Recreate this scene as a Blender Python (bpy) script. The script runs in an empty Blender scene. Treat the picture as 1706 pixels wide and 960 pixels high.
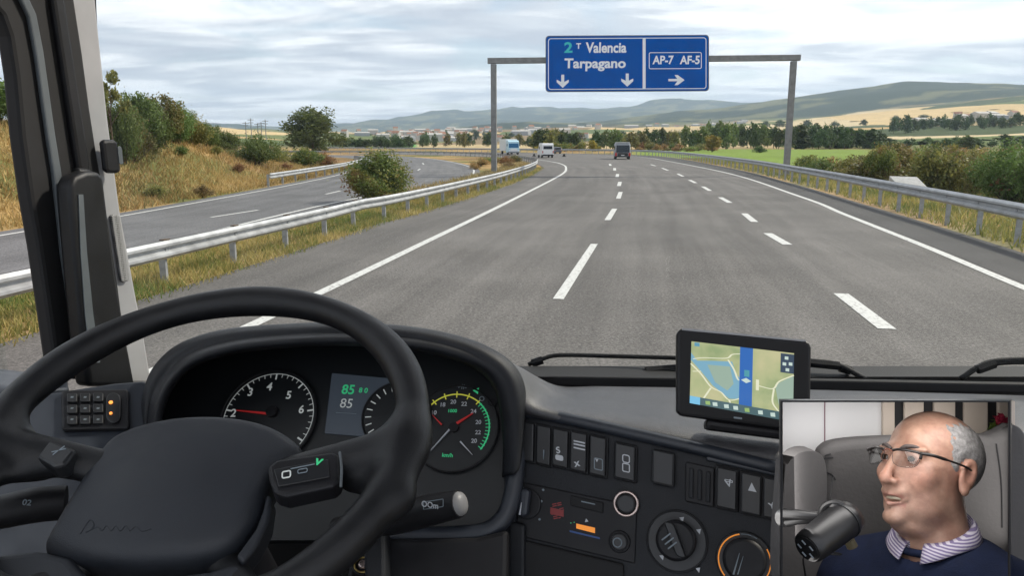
import bpy, math, random
import numpy as np
from mathutils import Vector, Matrix
random.seed(7); rng = np.random.default_rng(7)
S = bpy.context.scene; COL = S.collection
# ---------------------------------------------------------------- camera
F_PX = 1250.0; HOR = 238.0; EYE = 2.4
PITCH = math.atan((480-HOR)/F_PX)
cam = bpy.data.cameras.new('camera'); co = bpy.data.objects.new('camera', cam); COL.objects.link(co)
co.location = (0, 0, EYE); co.rotation_euler = (math.pi/2-PITCH, 0, 0)
cam.sensor_width = 36; cam.lens = 36*F_PX/1706; cam.clip_start = 0.02; cam.clip_end = 40000
S.camera = co
# ---------------------------------------------------------------- sky, sun, exposure
SUN_EL, SUN_AZ = 42.0, 64.0            # azimuth clockwise from the view axis (+Y)
w = bpy.data.worlds.new('World'); S.world = w; w.use_nodes = True
nt = w.node_tree; nt.nodes.clear()
def N(nt, t, **k):
    n = nt.nodes.new(t)
    for a, b in k.items():
        if a.startswith('_'): setattr(n, a[1:], b)
        else: n.inputs[a.replace('__', ' ')].default_value = b
    return n
def ramp(nt, stops, src=None, interp='LINEAR'):
    r = nt.nodes.new('ShaderNodeValToRGB'); r.color_ramp.interpolation = interp
    e = r.color_ramp.elements
    while len(e) < len(stops): e.new(0.5)
    for i, (p, c) in enumerate(stops):
        e[i].position = p; e[i].color = (*c, 1) if len(c) == 3 else c
    if src is not None: nt.links.new(src, r.inputs[0])
    return r
def vmath(nt, op, a, b=None):
    n = nt.nodes.new('ShaderNodeMath'); n.operation = op
    for i, x in enumerate((a, b)):
        if x is None: continue
        if isinstance(x, (int, float)): n.inputs[i].default_value = x
        else: nt.links.new(x, n.inputs[i])
    return n.outputs[0]
L = nt.links.new
sky = N(nt, 'ShaderNodeTexSky', _sky_type='NISHITA', _sun_disc=False, _sun_elevation=math.radians(SUN_EL), _sun_rotation=math.radians(SUN_AZ), _altitude=200, _dust_density=1.5)
tc = N(nt, 'ShaderNodeTexCoord'); sx = N(nt, 'ShaderNodeSeparateXYZ'); L(tc.outputs['Generated'], sx.inputs[0])
zc = vmath(nt, 'ADD', vmath(nt, 'MAXIMUM', sx.outputs[2], 0.0), 0.10)
cb = N(nt, 'ShaderNodeCombineXYZ')
L(vmath(nt, 'DIVIDE', sx.outputs[0], zc), cb.inputs[0]); L(vmath(nt, 'DIVIDE', sx.outputs[1], zc), cb.inputs[1])
n1 = N(nt, 'ShaderNodeTexNoise', Scale=1.15, Detail=9.0, Roughness=0.55, Distortion=0.35); L(cb.outputs[0], n1.inputs['Vector'])
mp = N(nt, 'ShaderNodeMapping'); mp.inputs['Location'].default_value = (3.1, 7.7, 0.4); mp.inputs['Scale'].default_value = (0.75, 1.5, 1); L(cb.outputs[0], mp.inputs[0])
n2 = N(nt, 'ShaderNodeTexNoise', Scale=1.15, Detail=9.0, Roughness=0.55, Distortion=0.5); L(mp.outputs[0], n2.inputs['Vector'])
cov = ramp(nt, [(0.35, (0.35,)*3), (0.48, (1,)*3)], n1.outputs[0])
ccol = ramp(nt, [(0.36, (0.40, 0.42, 0.48)), (0.45, (0.53, 0.545, 0.59)), (0.50, (0.70, 0.695, 0.72)), (0.56, (0.86, 0.85, 0.87)), (0.66, (1.0, 0.97, 0.95))], n2.outputs[0])
b1 = N(nt, 'ShaderNodeBackground', Strength=0.10); L(sky.outputs[0], b1.inputs[0])
b2 = N(nt, 'ShaderNodeBackground', Strength=1.08); L(ccol.outputs[0], b2.inputs[0])
mx = N(nt, 'ShaderNodeMixShader'); L(cov.outputs[0], mx.inputs[0]); L(b1.outputs[0], mx.inputs[1]); L(b2.outputs[0], mx.inputs[2])
wo = N(nt, 'ShaderNodeOutputWorld'); L(mx.outputs[0], wo.inputs[0])
sl = bpy.data.lights.new('sun', 'SUN'); so = bpy.data.objects.new('sun', sl); COL.objects.link(so)
sl.energy = 3.0; sl.angle = math.radians(5); sl.color = (1, 0.92, 0.80)
az, el = math.radians(SUN_AZ), math.radians(SUN_EL)
sd = Vector((math.sin(az)*math.cos(el), math.cos(az)*math.cos(el), math.sin(el)))
so.rotation_euler = (-sd).to_track_quat('-Z', 'Y').to_euler(); so.location = (0, 0, 30)
S.view_settings.view_transform = 'Standard'; S.view_settings.look = 'None'; S.view_settings.gamma = 1; S.view_settings.exposure = 0.64
S.render.engine = 'CYCLES'; S.cycles.use_denoising = True
S.cycles.max_bounces = 6; S.cycles.diffuse_bounces = 2; S.cycles.glossy_bounces = 2; S.cycles.transparent_max_bounces = 12; S.cycles.transmission_bounces = 3
S.cycles.volume_bounces = 0; S.cycles.caustics_reflective = False; S.cycles.caustics_refractive = False
# ---------------------------------------------------------------- projection helpers (plan the place from the photo)
cp, sp_ = math.cos(PITCH), math.sin(PITCH)
FW = Vector((0, cp, -sp_)); UP = Vector((0, sp_, cp)); RT = Vector((1, 0, 0)); CAM = Vector((0, 0, EYE))
def ray(px, py): return FW + RT*((px-853)/F_PX) - UP*((py-480)/F_PX)
def P(px, py, d): return CAM + ray(px, py)*d
def G(px, py, z=0.0):
    r = ray(px, py); t = (z-EYE)/r.z; return CAM + r*t
def AT(px, py, Y):
    r = ray(px, py); return CAM + r*(Y/r.y)
def zat(py, Y): return AT(853, py, Y).z
def xat(px, Y): return (px-853)/F_PX*Y*cp
# ---------------------------------------------------------------- object helpers
def wl(p):
    v = Vector((0, 0, 0))
    while p: v += p.location; p = p.parent
    return v
def tag(o, label=None, cat=None, group=None, kind=None):
    if label: o['label'] = label
    if cat: o['category'] = cat
    if group: o['group'] = group
    if kind: o['kind'] = kind
    return o
def thing(name, label, cat, loc=(0, 0, 0), group=None):
    o = bpy.data.objects.new(name, None); COL.objects.link(o); o.location = loc; o.empty_display_size = 0.1
    return tag(o, label, cat, group)
def npmesh(name, V, Fc, mats, smooth=False, mi=None, colors=None, sharp=None, uvs=None):
    me = bpy.data.meshes.new(name)
    V = np.asarray(V, dtype=np.float64).reshape(-1, 3)
    if isinstance(Fc, np.ndarray):
        n, k = Fc.shape
        me.vertices.add(len(V)); me.vertices.foreach_set('co', V.ravel().astype(np.float32))
        me.loops.add(n*k); me.loops.foreach_set('vertex_index', Fc.ravel().astype(np.int32))
        me.polygons.add(n); me.polygons.foreach_set('loop_start', (np.arange(n)*k).astype(np.int32))
        me.update(calc_edges=True)
    else:
        me.from_pydata([tuple(v) for v in V], [], [tuple(f) for f in Fc])
    if not isinstance(mats, (list, tuple)): mats = [mats]
    for m in mats: me.materials.append(m)
    if mi is not None: me.polygons.foreach_set('material_index', np.asarray(mi, dtype=np.int32))
    if smooth: me.polygons.foreach_set('use_smooth', np.ones(len(me.polygons), dtype=bool))
    if colors is not None:
        a = me.color_attributes.new('Col', 'FLOAT_COLOR', 'POINT')
        c = np.ones((len(V), 4), dtype=np.float32); c[:, :3] = colors; a.data.foreach_set('color', c.ravel())
    if uvs is not None:
        u = me.uv_layers.new(name='UVMap'); li = np.zeros(len(me.loops), dtype=np.int32); me.loops.foreach_get('vertex_index', li)
        u.data.foreach_set('uv', np.asarray(uvs, dtype=np.float32)[li].ravel())
    me.update()
    if sharp: me.set_sharp_from_angle(angle=math.radians(sharp))
    return me
def obj(name, V, Fc, mats, parent=None, smooth=False, sharp=None, bevel=0, seg=2, **k):
    V = np.asarray([tuple(v) for v in V] if not isinstance(V, np.ndarray) else V, dtype=np.float64)
    if parent: V = V - np.array(wl(parent))
    o = bpy.data.objects.new(name, npmesh(name, V, Fc, mats, smooth, sharp=sharp, **k)); COL.objects.link(o)
    if parent: o.parent = parent
    if bevel:
        b = o.modifiers.new('bevel', 'BEVEL'); b.width = bevel; b.segments = seg; b.limit_method = 'ANGLE'; b.angle_limit = math.radians(35)
    return o
class MB:
    def __init__(s): s.v = []; s.f = []; s.m = []; s.k = 0
    def add(s, V, Fc):
        o = len(s.v); s.v += [tuple(x) for x in V]; s.f += [tuple(i+o for i in f) for f in Fc]; s.m += [s.k]*len(Fc); return s
    def box(s, c, sz, rz=0.0):
        c = Vector(c); M = Matrix.Rotation(rz, 3, 'Z'); h = [a/2 for a in sz]
        V = [c + M @ Vector((x*h[0], y*h[1], z*h[2])) for x in (-1, 1) for y in (-1, 1) for z in (-1, 1)]
        return s.add(V, [(0, 1, 3, 2), (4, 6, 7, 5), (0, 4, 5, 1), (2, 3, 7, 6), (0, 2, 6, 4), (1, 5, 7, 3)])
    def tube(s, pts, r, n=8, closed=False, caps=True):
        pts = [Vector(p) for p in pts]; m = len(pts)
        rs = r if isinstance(r, (list, tuple)) else [r]*m
        tg = []
        for i in range(m):
            a = pts[(i-1) % m] if (closed or i > 0) else pts[i]; b = pts[(i+1) % m] if (closed or i < m-1) else pts[i]
            tg.append((b-a).normalized())
        u = tg[0].orthogonal().normalized(); V = []
        for i in range(m):
            u = (u - tg[i]*u.dot(tg[i])).normalized(); v = tg[i].cross(u)
            for j in range(n):
                a = 2*math.pi*j/n; V.append(pts[i] + (u*math.cos(a) + v*math.sin(a))*rs[i])
        Fc = []
        for i in range(m if closed else m-1):
            for j in range(n):
                a, b = i*n+j, i*n+(j+1) % n; c, d = ((i+1) % m)*n+(j+1) % n, ((i+1) % m)*n+j
                Fc.append((a, b, c, d))
        if caps and not closed: Fc += [tuple(range(n))[::-1], tuple(range((m-1)*n, m*n))]
        return s.add(V, Fc)
    def build(s, name, mats, parent=None, **k):
        return obj(name, s.v, s.f, mats, parent, mi=(s.m if isinstance(mats, (list, tuple)) else None), **k)
def copy_tree(o, parent=None):
    c = o.copy(); COL.objects.link(c); c.parent = parent
    for ch in list(o.children): copy_tree(ch, c)
    return c
def cat(pts, n=8, closed=False):
    """Catmull-Rom through points of any dimension"""
    A = np.array([tuple(p) for p in pts], dtype=float); m = len(A); out = []
    for i in range(m if closed else m-1):
        p0 = A[(i-1) % m] if (closed or i > 0) else 2*A[0]-A[1]; p1 = A[i]; p2 = A[(i+1) % m]
        p3 = A[(i+2) % m] if (closed or i < m-2) else 2*A[-1]-A[-2]
        for t in np.linspace(0, 1, n, endpoint=False):
            out.append(0.5*((2*p1)+(-p0+p2)*t+(2*p0-5*p1+4*p2-p3)*t*t+(-p0+3*p1-3*p2+p3)*t**3))
    if not closed: out.append(A[-1])
    return np.array(out)
def resample(A, step):
    d = np.r_[0, np.cumsum(np.linalg.norm(np.diff(A, axis=0), axis=1))]; n = max(2, int(d[-1]/step)+1)
    t = np.linspace(0, d[-1], n); return np.stack([np.interp(t, d, A[:, k]) for k in range(A.shape[1])], 1), t
# ---------------------------------------------------------------- materials
def mat(name, col, rough=0.6, metal=0.0, var=0.0, vs=5.0, bump=0.0, bs=50.0, emit=None, es=1.0, spec=0.5, attr=False, coat=0.0, det=4.0, col2=None, bd=0.01):
    m = bpy.data.materials.new(name); m.use_nodes = True; nt = m.node_tree; b = nt.nodes['Principled BSDF']; L = nt.links.new
    b.inputs['Base Color'].default_value = (*col, 1); b.inputs['Roughness'].default_value = rough; b.inputs['Metallic'].default_value = metal
    b.inputs['Specular IOR Level'].default_value = spec; b.inputs['Coat Weight'].default_value = coat
    t = N(nt, 'ShaderNodeTexCoord')
    src = None
    if attr:
        a = nt.nodes.new('ShaderNodeAttribute'); a.attribute_name = 'Col'; src = a.outputs['Color']; L(src, b.inputs['Base Color'])
    if var > 0:
        n = N(nt, 'ShaderNodeTexNoise', Scale=vs, Detail=det, Roughness=0.6); L(t.outputs['Object'], n.inputs['Vector'])
        c2 = col2 or col
        if attr:
            r = ramp(nt, [(0.25, (1-var,)*3), (0.75, (1+var,)*3)], n.outputs[0])
            mx = N(nt, 'ShaderNodeMix', _data_type='RGBA', _blend_type='MULTIPLY'); mx.inputs[0].default_value = 1
            L(src, mx.inputs[6]); L(r.outputs[0], mx.inputs[7]); L(mx.outputs[2], b.inputs['Base Color'])
        else:
            r = ramp(nt, [(0.3, tuple(c*(1-var) for c in col)), (0.7, tuple(min(1, c*(1+var)) for c in c2))], n.outputs[0]); L(r.outputs[0], b.inputs['Base Color'])
        r2 = ramp(nt, [(0.3, (max(0, rough-0.08),)*3), (0.7, (min(1, rough+0.08),)*3)], n.outputs[0]); L(r2.outputs[0], b.inputs['Roughness'])
    if bump > 0:
        n = N(nt, 'ShaderNodeTexNoise', Scale=bs, Detail=3.0); L(t.outputs['Object'], n.inputs['Vector'])
        bp = N(nt, 'ShaderNodeBump', Strength=bump, Distance=bd); L(n.outputs[0], bp.inputs['Height']); L(bp.outputs[0], b.inputs['Normal'])
    if emit: b.inputs['Emission Color'].default_value = (*emit, 1); b.inputs['Emission Strength'].default_value = es
    return m
def leafmat(name, cols, vs=1.5):
    m = bpy.data.materials.new(name); m.use_nodes = True; nt = m.node_tree; b = nt.nodes['Principled BSDF']; L = nt.links.new
    a = nt.nodes.new('ShaderNodeAttribute'); a.attribute_name = 'Col'
    oi = nt.nodes.new('ShaderNodeObjectInfo')
    hs = N(nt, 'ShaderNodeHueSaturation'); L(a.outputs['Color'], hs.inputs['Color'])
    L(vmath(nt, 'ADD', vmath(nt, 'MULTIPLY', oi.outputs['Random'], 0.04), 0.48), hs.inputs['Hue'])
    L(vmath(nt, 'ADD', vmath(nt, 'MULTIPLY', oi.outputs['Random'], 0.5), 0.75), hs.inputs['Value'])
    L(hs.outputs[0], b.inputs['Base Color']); b.inputs['Roughness'].default_value = 0.55; b.inputs['Specular IOR Level'].default_value = 0.3
    tr = N(nt, 'ShaderNodeBsdfTranslucent'); L(hs.outputs[0], tr.inputs[0])
    mx = N(nt, 'ShaderNodeMixShader'); mx.inputs[0].default_value = 0.35; L(b.outputs[0], mx.inputs[1]); L(tr.outputs[0], mx.inputs[2])
    L(mx.outputs[0], nt.nodes['Material Output'].inputs['Surface'])
    return m
M = {}
M['leaf'] = leafmat('leaf', None)
M['bark'] = mat('bark', (0.09, 0.065, 0.045), 0.9, var=0.3, vs=6, bump=0.4, bs=20)
M['galv'] = mat('galvanised_steel', (0.40, 0.41, 0.42), 0.55, metal=0.4, var=0.22, vs=2.5, bump=0.06, bs=60)
M['galv_post'] = mat('galvanised_post', (0.30, 0.31, 0.32), 0.6, metal=0.3, var=0.25, vs=6)
M['gantry'] = mat('gantry_steel', (0.20, 0.205, 0.205), 0.65, metal=0.2, var=0.25, vs=3)
M['paint'] = mat('road_paint', (0.56, 0.56, 0.54), 0.7, var=0.3, vs=12, det=8)
for n_ in M['paint'].node_tree.nodes:
    if n_.type == 'VALTORGB' and n_.color_ramp.elements[1].color[0] < .9 and n_.outputs[0].links and n_.outputs[0].links[0].to_socket.name == 'Base Color':
        n_.color_ramp.elements[0].position = .34; n_.color_ramp.elements[0].color = (.20, .19, .18, 1); n_.color_ramp.elements[1].position = .47; n_.color_ramp.elements[1].color = (.52, .52, .50, 1)
# ---------------------------------------------------------------- noise in numpy
def vnoise(x, y, seed=0):
    xi, yi = np.floor(x).astype(np.int64), np.floor(y).astype(np.int64); fx, fy = x-xi, y-yi
    fx = fx*fx*(3-2*fx); fy = fy*fy*(3-2*fy)
    def h(a, b):
        n = (a*374761393 + b*668265263 + seed*1442695041) & 0x7fffffff
        n = ((n ^ (n >> 13))*1274126177) & 0x7fffffff; return ((n ^ (n >> 16)) & 0xffff)/65535.0
    return (h(xi, yi)*(1-fx)+h(xi+1, yi)*fx)*(1-fy)+(h(xi, yi+1)*(1-fx)+h(xi+1, yi+1)*fx)*fy
def fbm(x, y, o=4, seed=0):
    s = 0; a = 0.5
    for i in range(o): s = s+a*vnoise(x*2**i, y*2**i, seed+i); a *= 0.5
    return s/(1-0.5**o)
def ss(a, b, x):
    t = np.clip((x-a)/(b-a), 0, 1); return t*t*(3-2*t)
# ---------------------------------------------------------------- road lines on the ground (metres)
g = lambda *q: [(G(a, b).x, G(a, b).y) for a, b in q]
LL = [(-7.6, -15), (-6.8, -10), (-5.1, 0)] + g((530, 490), (700, 408), (850, 335), (935, 291), (943, 281)) + [(5.7, 85), (5.1, 100), (2.5, 118), (-3, 140), (-14, 165), (-38, 200), (-80, 235)]
RL = [(3, -15), (4, -10), (6, 0)] + g((1706, 480), (1539, 410), (1406, 357), (1331, 327), (1206, 287), (1100, 266)) + [(22.3, 125), (21, 145), (14, 166), (2, 183), (-25, 210), (-70, 250)]
RRAIL = [(5.5, -12), (8.7, 2)] + g((1673, 402), (1560, 369), (1453, 339), (1382, 319), (1329, 305), (1239, 283), (1140, 265)) + [(27, 145), (22, 165), (13, 180), (1, 194), (-18, 212), (-62, 257)]
LRAIL = [(-10.4, -12), (-8.3, 0)] + g((293, 465), (402, 433), (485, 409), (551, 389), (603, 372), (648, 362), (747, 334)) + [(-0.6, 45), (1.4, 62), (2.4, 76), (2.2, 88), (0.4, 103), (-4, 128), (-12, 146), (-23, 157), (-37, 165), (-60, 173), (-95, 180)]
CL2 = [(-16.0, -14), (-14.6, 2), (-13.9, 12), (-13.4, 21), (-13, 26), (-12.8, 43), (-13.4, 60), (-15.5, 82), (-21, 110), (-31, 132), (-50, 147), (-95, 157)]
CR2 = [(-11.5, -14), (-9.9, 2), (-9.0, 10), (-8.3, 20), (-7.2, 31), (-5.0, 42), (-3.4, 50), (-3.0, 58), (-4.4, 78), (-9.5, 105), (-16, 127), (-26, 145), (-50, 159), (-95, 170)]
LLc, RLc, RRc, LRc, CLc, CRc = [cat(p, 12) for p in (LL, RL, RRAIL, LRAIL, CL2, CR2)]
def offset(A, d):
    t = np.gradient(A, axis=0); t /= np.linalg.norm(t, axis=1)[:, None]; return A + np.stack([t[:, 1], -t[:, 0]], 1)*d   # +d = to the right
# ---------------------------------------------------------------- terrain
TC = [-600, 0, 300, 500, 700, 850, 1000, 1180, 1330, 1500, 1700, 2300]
TY = {600: [225, 228, 229, 236, 241, 241, 240, 238, 233, 228, 222, 215],
      1200: [214, 218, 219, 230, 234, 232, 226, 222, 216, 208, 198, 190],
      2000: [210, 214, 215, 226, 228, 222, 218, 212, 203, 192, 177, 165],
      3000: [210, 214, 215, 222, 222, 216, 208, 197, 185, 172, 163, 150],
      4000: [212, 216, 216, 222, 219, 212, 203, 184, 160, 139, 149, 140],
      5500: [218, 220, 220, 224, 222, 218, 212, 200, 188, 178, 178, 170],
      9500: [206, 212, 214, 211, 192, 181, 177, 172, 176, 180, 180, 180],
      12500: [236]*12}
tys = sorted(TY); TZ = [[0]*12, [0, 3.0, 2.2, 0.5] + [0]*8] + [[zat(v, y) for v in TY[y]] for y in tys]; TYk = np.log([150, 320] + tys); TZ = np.array(TZ)
def hz(X, Y):
    X = np.asarray(X, float); Y = np.asarray(Y, float); R = np.sqrt(X*X+Y*Y); Ye = np.maximum(R*0.93, 1.0)
    px = 853 + F_PX*np.clip(X/np.maximum(Y, 0.35*R+1e-3), -2.2, 2.2)/cp
    lx = np.log(Ye); cols = np.stack([np.interp(px, TC, TZ[i]) for i in range(len(TZ))], 0)
    k = np.clip(np.searchsorted(TYk, lx)-1, 0, len(TYk)-2); t = np.clip((lx-TYk[k])/(TYk[k+1]-TYk[k]), 0, 1); t = np.where(k >= 6, t*t*(3-2*t), t)
    flat = cols.reshape(len(TZ), -1); kk = k.ravel(); ii = np.arange(kk.size)
    z = (flat[kk, ii]*(1-t.ravel()) + flat[kk+1, ii]*t.ravel()).reshape(X.shape)
    z = z + (fbm(X/900+3, Y/900+5, 5, 11)-0.5)*np.clip((R-500)/2500, 0, 1)*np.where(R > 7000, 210, 75) + (fbm(X/160, Y/160, 4, 4)-0.5)*np.clip((R-250)/1500, 0, 1)*14
    # embankment left of the second carriageway
    s = np.interp(Y, CLc[:, 1], CLc[:, 0]) - 1.2 - X
    s = np.where(Y > 150, 0, s)
    e = (3.1*ss(0, 9.5, s) + 0.05*np.clip(s-9, 0, 40))*(1-ss(44, 82, Y))*(1-ss(60, 130, R)*0)
    e = e*(1+0.25*(fbm(X/6, Y/6, 3, 9)-0.5)) + (fbm(X/2.0, Y/2.0, 3, 5)-0.5)*0.35*ss(0.5, 3, s)*(Y < 150)
    # verge right of the right guardrail falls off a little
    q = X - np.interp(Y, RRc[:, 1][:108], RRc[:, 0][:108]) - 0.5
    q = np.where((Y < 140), q, 0)
    f = -0.9*ss(1.5, 9, q)*(1-ss(110, 150, Y)) + (fbm(X/3, Y/3, 3, 6)-0.5)*0.4*ss(0.6, 3, q)
    return z + e + f - 0.03
th = np.radians(np.concatenate([np.arange(-130, -42, 1.2), np.arange(-42, 42, 0.17), np.arange(42, 130.1, 1.2)]))
rr = np.concatenate([np.linspace(0.8, 10, 20), np.exp(np.linspace(math.log(10.4), math.log(13400), 520))])
T_, R_ = np.meshgrid(th, rr); X_ = R_*np.sin(T_); Y_ = R_*np.cos(T_); Z_ = hz(X_, Y_)
nr, nc = X_.shape; idx = np.arange(nr*nc).reshape(nr, nc)
Fq = np.stack([idx[:-1, :-1], idx[:-1, 1:], idx[1:, 1:], idx[1:, :-1]], -1).reshape(-1, 4)
V = np.stack([X_, Y_, Z_], -1).reshape(-1, 3); x, y = V[:, 0], V[:, 1]; R = np.hypot(x, y)
dry = np.array([0.34, 0.225, 0.10]); olive = np.array([0.13, 0.13, 0.045]); rust = np.array([0.20, 0.115, 0.055])
a = fbm(x/5, y/5, 5, 21)[:, None]; b = fbm(x/14+9, y/14, 4, 31)[:, None]
C = dry*(1-ss(.42, .62, a)) + olive*ss(.42, .62, a); C = C*(1-0.7*ss(.5, .66, b)) + rust*0.7*ss(.5, .66, b)
# distant parcels: jittered cells
def cells(x, y, s, seed):
    gx, gy = np.floor(x/s), np.floor(y/s); best = np.full(x.shape, 1e9); bid = np.zeros(x.shape)
    for dx in (-1, 0, 1):
        for dy in (-1, 0, 1):
            cx, cy = gx+dx, gy+dy
            h1 = np.modf(np.abs(np.sin(cx*127.1+cy*311.7+seed)*43758.5453))[0]; h2 = np.modf(np.abs(np.sin(cx*269.5+cy*183.3+seed)*43758.5453))[0]
            d = np.hypot((cx+h1)*s-x, (cy+h2)*s-y); mm = d < best; best = np.where(mm, d, best); bid = np.where(mm, np.modf(h1*91.7+h2*37.3)[0], bid)
    return bid
wx = x + 60*(fbm(x/200, y/200, 3, 2)-.5); wy = y + 60*(fbm(x/200+7, y/200, 3, 3)-.5)
cid = cells(wx, wy*0.75, 230, 1.3)
pal = np.array([[.50, .37, .19], [.42, .29, .13], [.13, .15, .05], [.50, .40, .24], [.22, .16, .09], [.10, .13, .045], [.40, .31, .17], [.055, .075, .03]])
FC = pal[(cid*8).astype(int) % 8]; FC = FC*(0.85+0.3*fbm(x/40, y/40, 4, 8)[:, None])
t = ss(260, 420, R)[:, None]; C = C*(1-t)+FC*t
hill = ss(2700, 3300, R)[:, None]; wood = ss(.34, .46, fbm(x/170, y/170, 6, 17))[:, None]
HC = np.array([.022, .038, .022])*wood + np.array([.12, .125, .062])*(1-wood); C = C*(1-hill)+HC*hill
px_ = 853+F_PX*x/np.maximum(y, 1)/cp
gf = (ss(1030, 1080, px_)*(1-ss(1420, 1500, px_))*ss(112, 128, R)*(1-ss(300, 330, R)))[:, None]*0.95
gr = np.array([.15, .22, .04])*(0.75+.5*a); C = C*(1-gf)+gr*gf
gf2 = (ss(640, 650, px_)*(1-ss(688, 700, px_))*ss(420, 470, R)*(1-ss(620, 700, R)))[:, None]; C = C*(1-gf2)+np.array([.06, .24, .06])*gf2
# earth next to the asphalt on both sides
dL = np.abs(x-np.interp(y, LRc[:, 1][:132], LRc[:, 0][:132])); dirt = ((1-ss(.3, 1.1, dL))*(y < 62)*0.35)[:, None]
C = C*(1-dirt)+np.array([.24, .19, .13])*dirt
dR = x-np.interp(y, RRc[:, 1][:108], RRc[:, 0][:108]); dirt = ((1-ss(.6, 2.2, dR))*(dR > -1.5)*(y < 150)*0.35)[:, None]
C = C*(1-dirt)+np.array([.30, .24, .17])*dirt
M['ground'] = mat('ground', (.3, .2, .1), 0.95, var=0.3, vs=1.6, bump=0.5, bs=6, attr=True, spec=0.1, det=10, bd=0.08)
tag(obj('ground', V, Fq, M['ground'], smooth=True, colors=C), kind='structure')
# ---------------------------------------------------------------- asphalt
def asphalt(name, base):
    m = bpy.data.materials.new(name); m.use_nodes = True; nt = m.node_tree; b = nt.nodes['Principled BSDF']; L = nt.links.new
    uv = N(nt, 'ShaderNodeUVMap'); t = N(nt, 'ShaderNodeTexCoord')
    big = N(nt, 'ShaderNodeTexNoise', Scale=0.35, Detail=5.0); L(t.outputs['Object'], big.inputs['Vector'])
    mp = N(nt, 'ShaderNodeMapping'); mp.inputs['Scale'].default_value = (1.6, 0.05, 1); L(uv.outputs[0], mp.inputs[0])
    st = N(nt, 'ShaderNodeTexNoise', Scale=1.0, Detail=5.0, Roughness=0.6); L(mp.outputs[0], st.inputs['Vector'])
    fine = N(nt, 'ShaderNodeTexNoise', Scale=24.0, Detail=3.0, Roughness=0.8); L(t.outputs['Object'], fine.inputs['Vector'])
    gr = N(nt, 'ShaderNodeTexVoronoi', Scale=42.0); L(t.outputs['Object'], gr.inputs['Vector'])
    mid = N(nt, 'ShaderNodeTexNoise', Scale=7.0, Detail=6.0, Roughness=0.7); L(t.outputs['Object'], mid.inputs['Vector'])
    s = vmath(nt, 'ADD', vmath(nt, 'MULTIPLY', big.outputs[0], 0.35), vmath(nt, 'MULTIPLY', st.outputs[0], 0.45))
    s = vmath(nt, 'ADD', s, vmath(nt, 'MULTIPLY', fine.outputs[0], 1.25)); s = vmath(nt, 'ADD', s, vmath(nt, 'MULTIPLY', mid.outputs[0], 0.3)); s = vmath(nt, 'SUBTRACT', s, 0.675)
    r = ramp(nt, [(0.30, tuple(c*0.50 for c in base)), (0.5, base), (0.70, tuple(c*1.6 for c in base))], s)
    sp = ramp(nt, [(0.0, (1.7,)*3), (0.18, (1.0,)*3), (0.6, (0.72,)*3)], gr.outputs['Distance'])
    mx = N(nt, 'ShaderNodeMix', _data_type='RGBA', _blend_type='MULTIPLY'); mx.inputs[0].default_value = 0.65; L(r.outputs[0], mx.inputs[6]); L(sp.outputs[0], mx.inputs[7])
    L(mx.outputs[2], b.inputs['Base Color']); b.inputs['Roughness'].default_value = 0.85; b.inputs['Specular IOR Level'].default_value = 0.35
    bp = N(nt, 'ShaderNodeBump', Strength=0.6, Distance=0.01); L(fine.outputs[0], bp.inputs['Height']); L(bp.outputs[0], b.inputs['Normal'])
    return m
M['asphalt'] = asphalt('asphalt', (0.118, 0.110, 0.103)); M['asphalt_dark'] = asphalt('asphalt_shoulder', (0.058, 0.056, 0.055)); M['asphalt_side'] = asphalt('asphalt_side', (0.125, 0.124, 0.127))
def param(A, n):
    d = np.r_[0, np.cumsum(np.linalg.norm(np.diff(A, axis=0), axis=1))]; t = np.linspace(0, 1, n); return np.stack([np.interp(t*d[-1], d, A[:, k]) for k in (0, 1)], 1), t*d[-1]
def lane_uv(P2, ref):
    Q, t = resample(ref, 1.5); o = np.zeros((len(P2), 2))
    for i0 in range(0, len(P2), 2000):
        D = ((P2[i0:i0+2000, None]-Q[None])**2).sum(2); j = D.argmin(1); o[i0:i0+2000] = np.c_[np.sqrt(D.min(1)), t[j]]
    return o
def sheet(name, A, B, z, m, n=260, k=8, par=None, ys=None):
    if ys:
        ia = int(np.argmax(A[:, 1] > ys[0])); ib = int(np.argmax(B[:, 1] > ys[1])); h = n//2
        a = np.concatenate([param(A[:ia+1], h)[0], param(A[ia:], n-h+1)[0][1:]]); b = np.concatenate([param(B[:ib+1], h)[0], param(B[ib:], n-h+1)[0][1:]]); ta = np.zeros(n)
    else: a, ta = param(A, n); b, tb = param(B, n)
    V = []; UV = []
    for j in range(k+1):
        q = a+(b-a)*j/k; V.append(np.c_[q, np.full(n, z)]); UV.append(np.c_[np.linalg.norm(b-a, axis=1)*j/k, ta])
    V = np.concatenate(V); UV = lane_uv(V[:, :2], offset(A, -3)); i = np.arange(n*(k+1)).reshape(k+1, n)
    Fc = np.stack([i[:-1, :-1], i[1:, :-1], i[1:, 1:], i[:-1, 1:]], -1).reshape(-1, 4)
    return tag(obj(name, V, Fc, m, par, uvs=UV), kind='structure')
sheet('road', offset(LRc[:12*18], 0.55), offset(RLc, 0.45)[:len(RLc)], 0.0, M['asphalt'], k=14, ys=(74, 122))
sheet('road_shoulder', offset(RLc, 0.15), offset(RRc, -0.45), 0.004, M['asphalt_dark'])
sheet('side_road', offset(CLc, -0.7), offset(CRc, 0.5), -0.004, M['asphalt_side'])
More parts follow.
